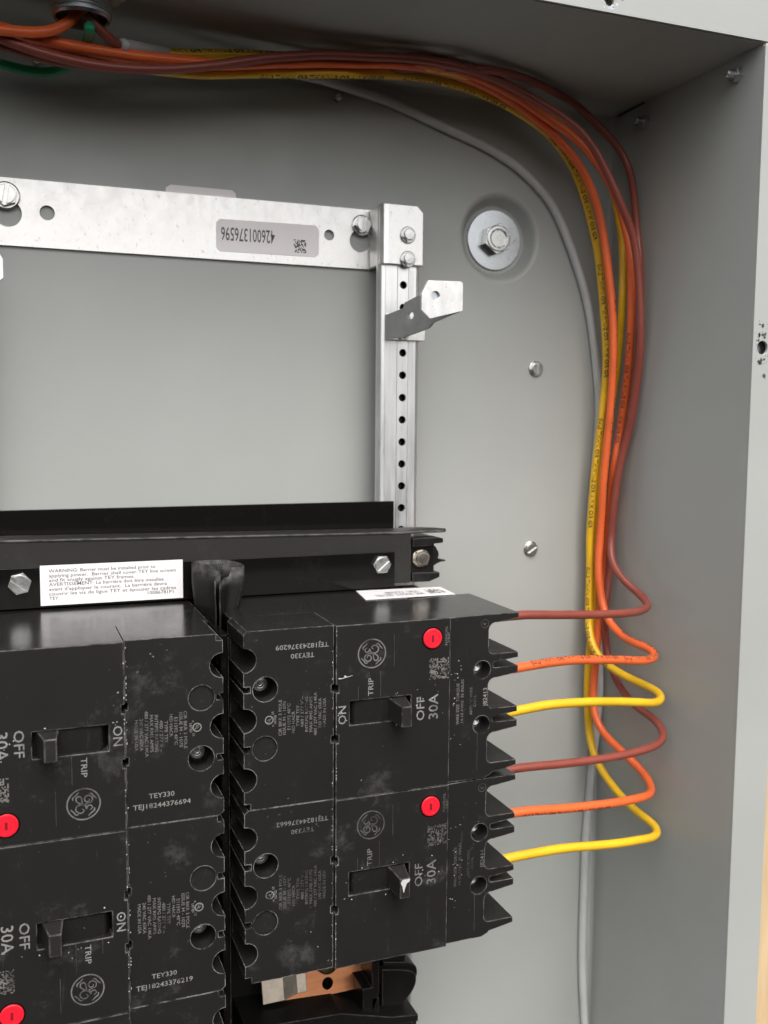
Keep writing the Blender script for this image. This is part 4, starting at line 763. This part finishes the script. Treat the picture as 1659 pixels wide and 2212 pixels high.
    'yellow2': [(82.8,-108.5,-126.5), (89.3,-108.3,-126.4), (95.8,-107.8,-126.4), (102.3,-106.8,-126.7), (108.6,-105.4,-127.4), (114.9,-103.8,-128.2), (121.2,-102.3,-129.0), (127.5,-100.8,-129.8), (133.8,-99.4,-130.8), (140.1,-98.0,-131.8), (146.4,-96.7,-133.0), (152.7,-95.3,-134.2), (159.0,-94.0,-135.3), (165.3,-92.7,-136.4), (171.7,-91.5,-137.3), (178.1,-90.4,-138.1), (184.4,-88.9,-138.9), (190.4,-86.8,-140.1), (196.2,-84.0,-141.5), (201.9,-81.0,-142.6), (207.0,-77.0,-142.7), (209.5,-71.3,-141.5), (209.0,-65.0,-139.9), (207.6,-58.9,-138.3), (206.4,-52.7,-136.3), (205.6,-46.7,-134.1), (205.0,-40.7,-131.6), (204.7,-34.7,-128.9), (204.4,-28.9,-125.9), (203.9,-23.8,-122.0), (203.2,-19.5,-117.0), (203.1,-15.9,-111.6), (203.4,-13.1,-105.7), (203.4,-11.5,-99.4), (203.0,-11.1,-92.9), (202.8,-10.7,-86.4), (202.7,-10.3,-79.8), (202.7,-10.1,-73.3), (202.9,-10.0,-66.8), (203.2,-10.0,-60.3), (203.6,-10.0,-53.7), (204.2,-10.0,-47.2), (204.7,-10.0,-40.7), (205.2,-10.0,-34.2), (205.4,-10.0,-27.7), (205.4,-10.0,-21.1), (205.3,-10.1,-14.6), (205.2,-10.3,-8.1), (205.0,-10.1,-1.5), (204.9,-9.5,5.0), (205.1,-8.9,11.5), (205.5,-9.1,18.0), (206.0,-9.5,24.5), (206.3,-9.7,31.0), (206.6,-10.0,37.5), (206.9,-10.2,44.1), (207.4,-10.4,50.6), (208.1,-10.6,57.1), (208.9,-10.8,63.5), (209.8,-11.0,70.0), (210.6,-11.2,76.5), (211.3,-11.5,83.0), (211.9,-11.9,89.5), (212.4,-12.5,96.0), (212.7,-13.4,102.4), (212.8,-14.7,108.9), (212.8,-15.9,115.3), (212.6,-17.3,121.7), (212.3,-18.7,128.0), (211.7,-20.2,134.4), (210.9,-21.9,140.6), (210.0,-23.7,146.8), (209.3,-25.1,153.2), (208.8,-25.9,159.6), (208.7,-26.1,166.2), (208.6,-26.1,172.7), (208.4,-26.0,179.2), (208.0,-26.0,185.8), (207.2,-26.0,192.2), (206.0,-26.0,198.7), (204.4,-26.0,205.0), (202.6,-26.2,211.3), (200.3,-26.5,217.4), (197.3,-26.9,223.2), (193.6,-27.2,228.5), (189.2,-27.5,233.3), (184.2,-27.8,237.5), (178.8,-28.1,241.2), (173.1,-28.4,244.5), (167.3,-28.7,247.5), (161.5,-29.0,250.4), (155.6,-29.2,253.2), (149.7,-29.1,256.0), (143.8,-28.6,258.8), (138.1,-27.0,261.5), (132.1,-26.8,263.4), (126.1,-29.3,263.8), (120.3,-32.4,263.8), (114.5,-35.3,263.8), (108.6,-38.1,263.8), (102.5,-40.6,263.8), (96.3,-42.6,263.8), (89.9,-44.1,263.8), (83.5,-45.3,263.8), (77.1,-46.6,263.5), (70.7,-48.0,263.1), (64.4,-47.0,263.4), (58.1,-45.1,263.8), (51.8,-43.3,263.8), (45.6,-41.2,263.8), (39.4,-39.4,263.8), (33.0,-38.0,263.8), (26.6,-36.7,263.8), (20.2,-35.2,263.8), (13.8,-34.3,263.5), (7.3,-34.8,262.8), (0.9,-35.6,262.1), (-5.6,-36.3,261.3), (-12.0,-36.8,260.6), (-18.5,-37.3,259.8), (-25.0,-37.7,258.9), (-31.4,-38.1,257.9), (-37.9,-38.3,257.0), (-44.4,-38.3,256.1), (-50.9,-38.0,255.5), (-57.4,-37.6,255.0), (-63.9,-37.4,254.4), (-70.3,-37.5,253.4), (-76.7,-37.8,252.1), (-83.1,-38.2,250.8), (-89.5,-38.6,249.6), (-96.0,-39.0,249.0), (-102.5,-39.5,249.0), (-109.0,-40.0,249.6), (-115.5,-40.5,250.6), (-121.9,-40.9,251.7), (-128.3,-41.3,252.9), (-134.7,-41.7,254.2)],
    'grey': [(212.7,-3.2,-313.9), (212.4,-3.2,-307.4), (212.0,-3.2,-300.9), (211.5,-3.2,-294.4), (211.0,-3.2,-287.9), (210.4,-3.2,-281.5), (209.9,-3.2,-275.0), (209.5,-3.2,-268.5), (209.2,-3.2,-262.0), (208.9,-3.2,-255.5), (208.7,-3.2,-249.0), (208.6,-3.2,-242.5), (208.5,-3.2,-236.0), (208.5,-3.3,-229.4), (208.5,-3.3,-222.9), (208.5,-3.3,-216.4), (208.6,-3.3,-209.9), (208.6,-3.3,-203.4), (208.6,-3.3,-196.9), (208.6,-3.3,-190.4), (208.7,-3.3,-183.9), (208.9,-3.3,-177.4), (209.3,-3.3,-170.9), (209.7,-3.3,-164.4), (210.1,-3.3,-157.9), (210.6,-3.2,-151.4), (211.0,-3.2,-144.9), (211.4,-3.3,-138.4), (211.7,-3.5,-131.9), (212.1,-3.9,-125.4), (212.4,-4.5,-119.0), (212.7,-5.1,-112.5), (212.8,-5.9,-106.0), (212.8,-6.6,-99.6), (212.8,-7.3,-93.1), (212.8,-7.8,-86.6), (212.8,-8.0,-80.1), (212.8,-7.7,-73.6), (212.8,-7.2,-67.1), (212.8,-6.5,-60.6), (212.8,-5.6,-54.2), (212.8,-4.6,-47.8), (212.4,-3.9,-41.3), (211.7,-3.6,-34.8), (210.8,-3.4,-28.4), (209.9,-3.4,-22.0), (208.9,-3.4,-15.5), (208.1,-3.4,-9.1), (207.3,-3.4,-2.6), (206.7,-3.4,3.9), (206.3,-3.4,10.4), (206.0,-3.4,16.9), (206.0,-3.4,23.4), (206.2,-3.4,29.9), (206.5,-3.4,36.4), (207.0,-3.4,42.9), (207.5,-3.3,49.4), (208.0,-3.3,55.9), (208.4,-3.3,62.3), (208.9,-3.3,68.8), (209.3,-3.3,75.3), (209.7,-3.3,81.8), (209.9,-3.3,88.3), (209.9,-3.3,94.8), (209.5,-3.3,101.3), (208.8,-3.3,107.8), (208.0,-3.3,114.3), (207.0,-3.3,120.7), (206.0,-3.3,127.1), (204.9,-3.3,133.6), (203.8,-3.3,140.0), (202.5,-3.3,146.3), (201.0,-3.2,152.7), (199.3,-3.2,158.9), (197.3,-3.2,165.1), (195.0,-3.2,171.2), (192.5,-3.2,177.2), (189.9,-3.2,183.2), (187.2,-3.2,189.1), (184.3,-3.2,195.0), (181.4,-3.2,200.8), (178.1,-3.2,206.4), (174.4,-3.2,211.8), (170.2,-3.2,216.7), (165.4,-3.2,221.1), (160.4,-3.2,225.2), (155.0,-3.2,228.9), (149.5,-3.2,232.3), (143.7,-3.2,235.4), (137.8,-3.2,238.0), (131.7,-3.2,240.4), (125.6,-3.2,242.5), (119.3,-3.2,244.4), (113.1,-3.2,246.2), (106.8,-3.2,248.0), (100.6,-3.2,249.9), (94.4,-3.2,251.7), (88.1,-3.2,253.7), (81.9,-3.1,255.6), (75.7,-3.1,257.5), (69.4,-3.3,259.1), (63.0,-3.6,260.1), (56.6,-4.3,261.0), (50.2,-5.1,261.8), (43.8,-6.0,262.6), (37.4,-7.1,263.2), (31.0,-8.4,263.6), (24.7,-10.0,263.6), (18.5,-11.7,263.4), (12.3,-13.6,262.8), (6.1,-15.7,262.0), (0.0,-17.8,261.1), (-6.0,-19.9,260.0), (-12.1,-21.9,259.1), (-18.3,-23.7,258.1), (-24.6,-25.2,257.5), (-31.0,-26.5,257.4), (-37.3,-28.0,257.5), (-43.4,-30.4,257.4), (-48.8,-33.8,256.7), (-53.7,-38.0,255.6), (-58.2,-42.4,254.2), (-62.7,-47.0,252.8), (-67.2,-51.4,251.5), (-71.6,-56.0,250.0), (-75.8,-60.7,248.5)],
    'green': [(-90.5,-72.9,249.5), (-90.2,-65.9,249.4), (-90.2,-58.9,249.5), (-90.4,-51.9,249.8), (-91.0,-45.0,250.0), (-91.8,-38.1,250.1), (-93.0,-31.2,249.8), (-95.3,-24.7,249.1), (-100.0,-20.0,247.6), (-106.5,-18.1,246.3), (-113.5,-18.4,246.0), (-120.0,-20.7,245.9), (-126.5,-23.4,245.9), (-133.0,-26.0,245.9)],
    'orange3': [(-93.1,-63.9,259.9), (-97.5,-64.5,254.0), (-103.2,-65.1,249.5), (-110.1,-65.5,247.0), (-117.4,-65.8,246.0), (-124.8,-65.9,245.7), (-132.1,-66.0,245.4)],
    'brown3': [(-91.4,-68.2,256.2), (-86.6,-66.5,251.8), (-81.3,-63.4,249.1), (-77.0,-58.3,248.8), (-73.5,-52.5,249.4), (-70.1,-46.7,250.0), (-66.5,-41.0,250.7)],
}

# ------------------------------------------------------------------ wires (centre lines in millimetres)
def smooth_path(pts, n=3): return [Vector(p) for p in spline([tuple(p) for p in pts], n)]
def wire_text(mb, path, s0, body, r, h=2.1, toward=(0, -1, 0), length=None, rev=False):
    """wrap printed words round the wire: letters follow the path from s0 (mm along it)"""
    if rev: path = path[::-1]
    S = [0.0]
    for a, b in zip(path, path[1:]): S.append(S[-1] + (b - a).length)
    if rev: s0 = S[-1] - s0
    v, f = text_flat(body, 0.035); H = cap_h(); xs = [p[0] for p in v]; x0 = min(xs); L = length or (max(xs) - x0) / H * h * 0.9; sc = L / (max(xs) - x0); out = []
    T = tangents(path); import bisect
    for p in v:
        s_ = min(max(s0 + (p[0] - x0) * sc, 0.01), S[-1] - 0.01); i = max(0, bisect.bisect_right(S, s_) - 1); i = min(i, len(path) - 2); q = (s_ - S[i]) / (S[i + 1] - S[i])
        c = path[i].lerp(path[i + 1], q); t = T[i].lerp(T[i + 1], q).normalized(); w = Vector(toward); n = (w - t * w.dot(t)).normalized(); b = n.cross(t)
        a = (p[1] / H - 0.5) * h / r; out.append(c + (n * math.cos(a) + b * math.sin(a)) * (r + 0.04))
    mb.add(out, f)
WORDS = '(UL) THHN OR THWN-2 OR AWM OR GR   '
spec = {
 'brown1': ('brown', 2.22, 'brown wire from the top pole of the breaker under the paper sticker'),
 'orange1': ('orange', 2.32, 'orange wire from the middle pole of the breaker under the paper sticker'),
 'yellow1': ('yellow', 2.32, 'yellow wire from the bottom pole of the breaker under the paper sticker'),
 'brown2': ('brown', 2.15, 'brown wire from the top pole of the faded breaker above the copper bars'),
 'orange2': ('orange', 2.32, 'orange wire from the middle pole of the faded breaker above the copper bars'),
 'yellow2': ('yellow', 2.32, 'yellow wire from the bottom pole of the faded breaker above the copper bars'),
 'grey': ('grey', 2.5, 'grey wire bending past the dished bolt and down the back corner'),
 'green': ('green', 2.2, 'green wire dropping from the conduit connector'),
 'orange3': ('orange', 2.32, 'orange wire leaving the mouth of the conduit connector'),
 'brown3': ('brown', 2.0, 'short brown wire leaving the mouth of the conduit connector'),
}
prints = {
 'orange2': [(18, (0, -0.75, -0.6), False), (420, (-0.7, -0.4, 0), True)],
 'orange1': [(22, (0, -0.55, 0.8), False), (92, (0.2, -0.5, 0.6), False), (290, (0.75, -0.6, 0), True), (360, (0.75, -0.6, 0), True)],
 'yellow1': [(240, (-0.8, -0.5, 0), True), (330, (-0.6, -0.8, 0), True), (420, (-0.5, -0.9, 0), True), (500, (-0.4, -0.9, -0.3), True), (600, (0, -0.4, -0.9), True), (680, (0, -0.4, -0.9), True)],
 'yellow2': [(820, (0, -0.8, 0.5), True)],
}
for key, (col, r, lb) in spec.items():
    pts = WIRES[key]; path = smooth_path(pts)
    o0 = tuple(path[0]); t = empty('wire', o0)
    MB().tube(path, r, 14).build('insulation', col, t, o0, smooth=True)
    if key in prints:
        for s0, tw, rev in prints[key]:
            mb = MB(); wire_text(mb, path, s0, WORDS, r, 2.2, tw, 66, rev); mb.build('wire_print', 'wire_ink', t, o0, fix=False)
    tag(t, lb, 'wire', 'wires inside the enclosure')
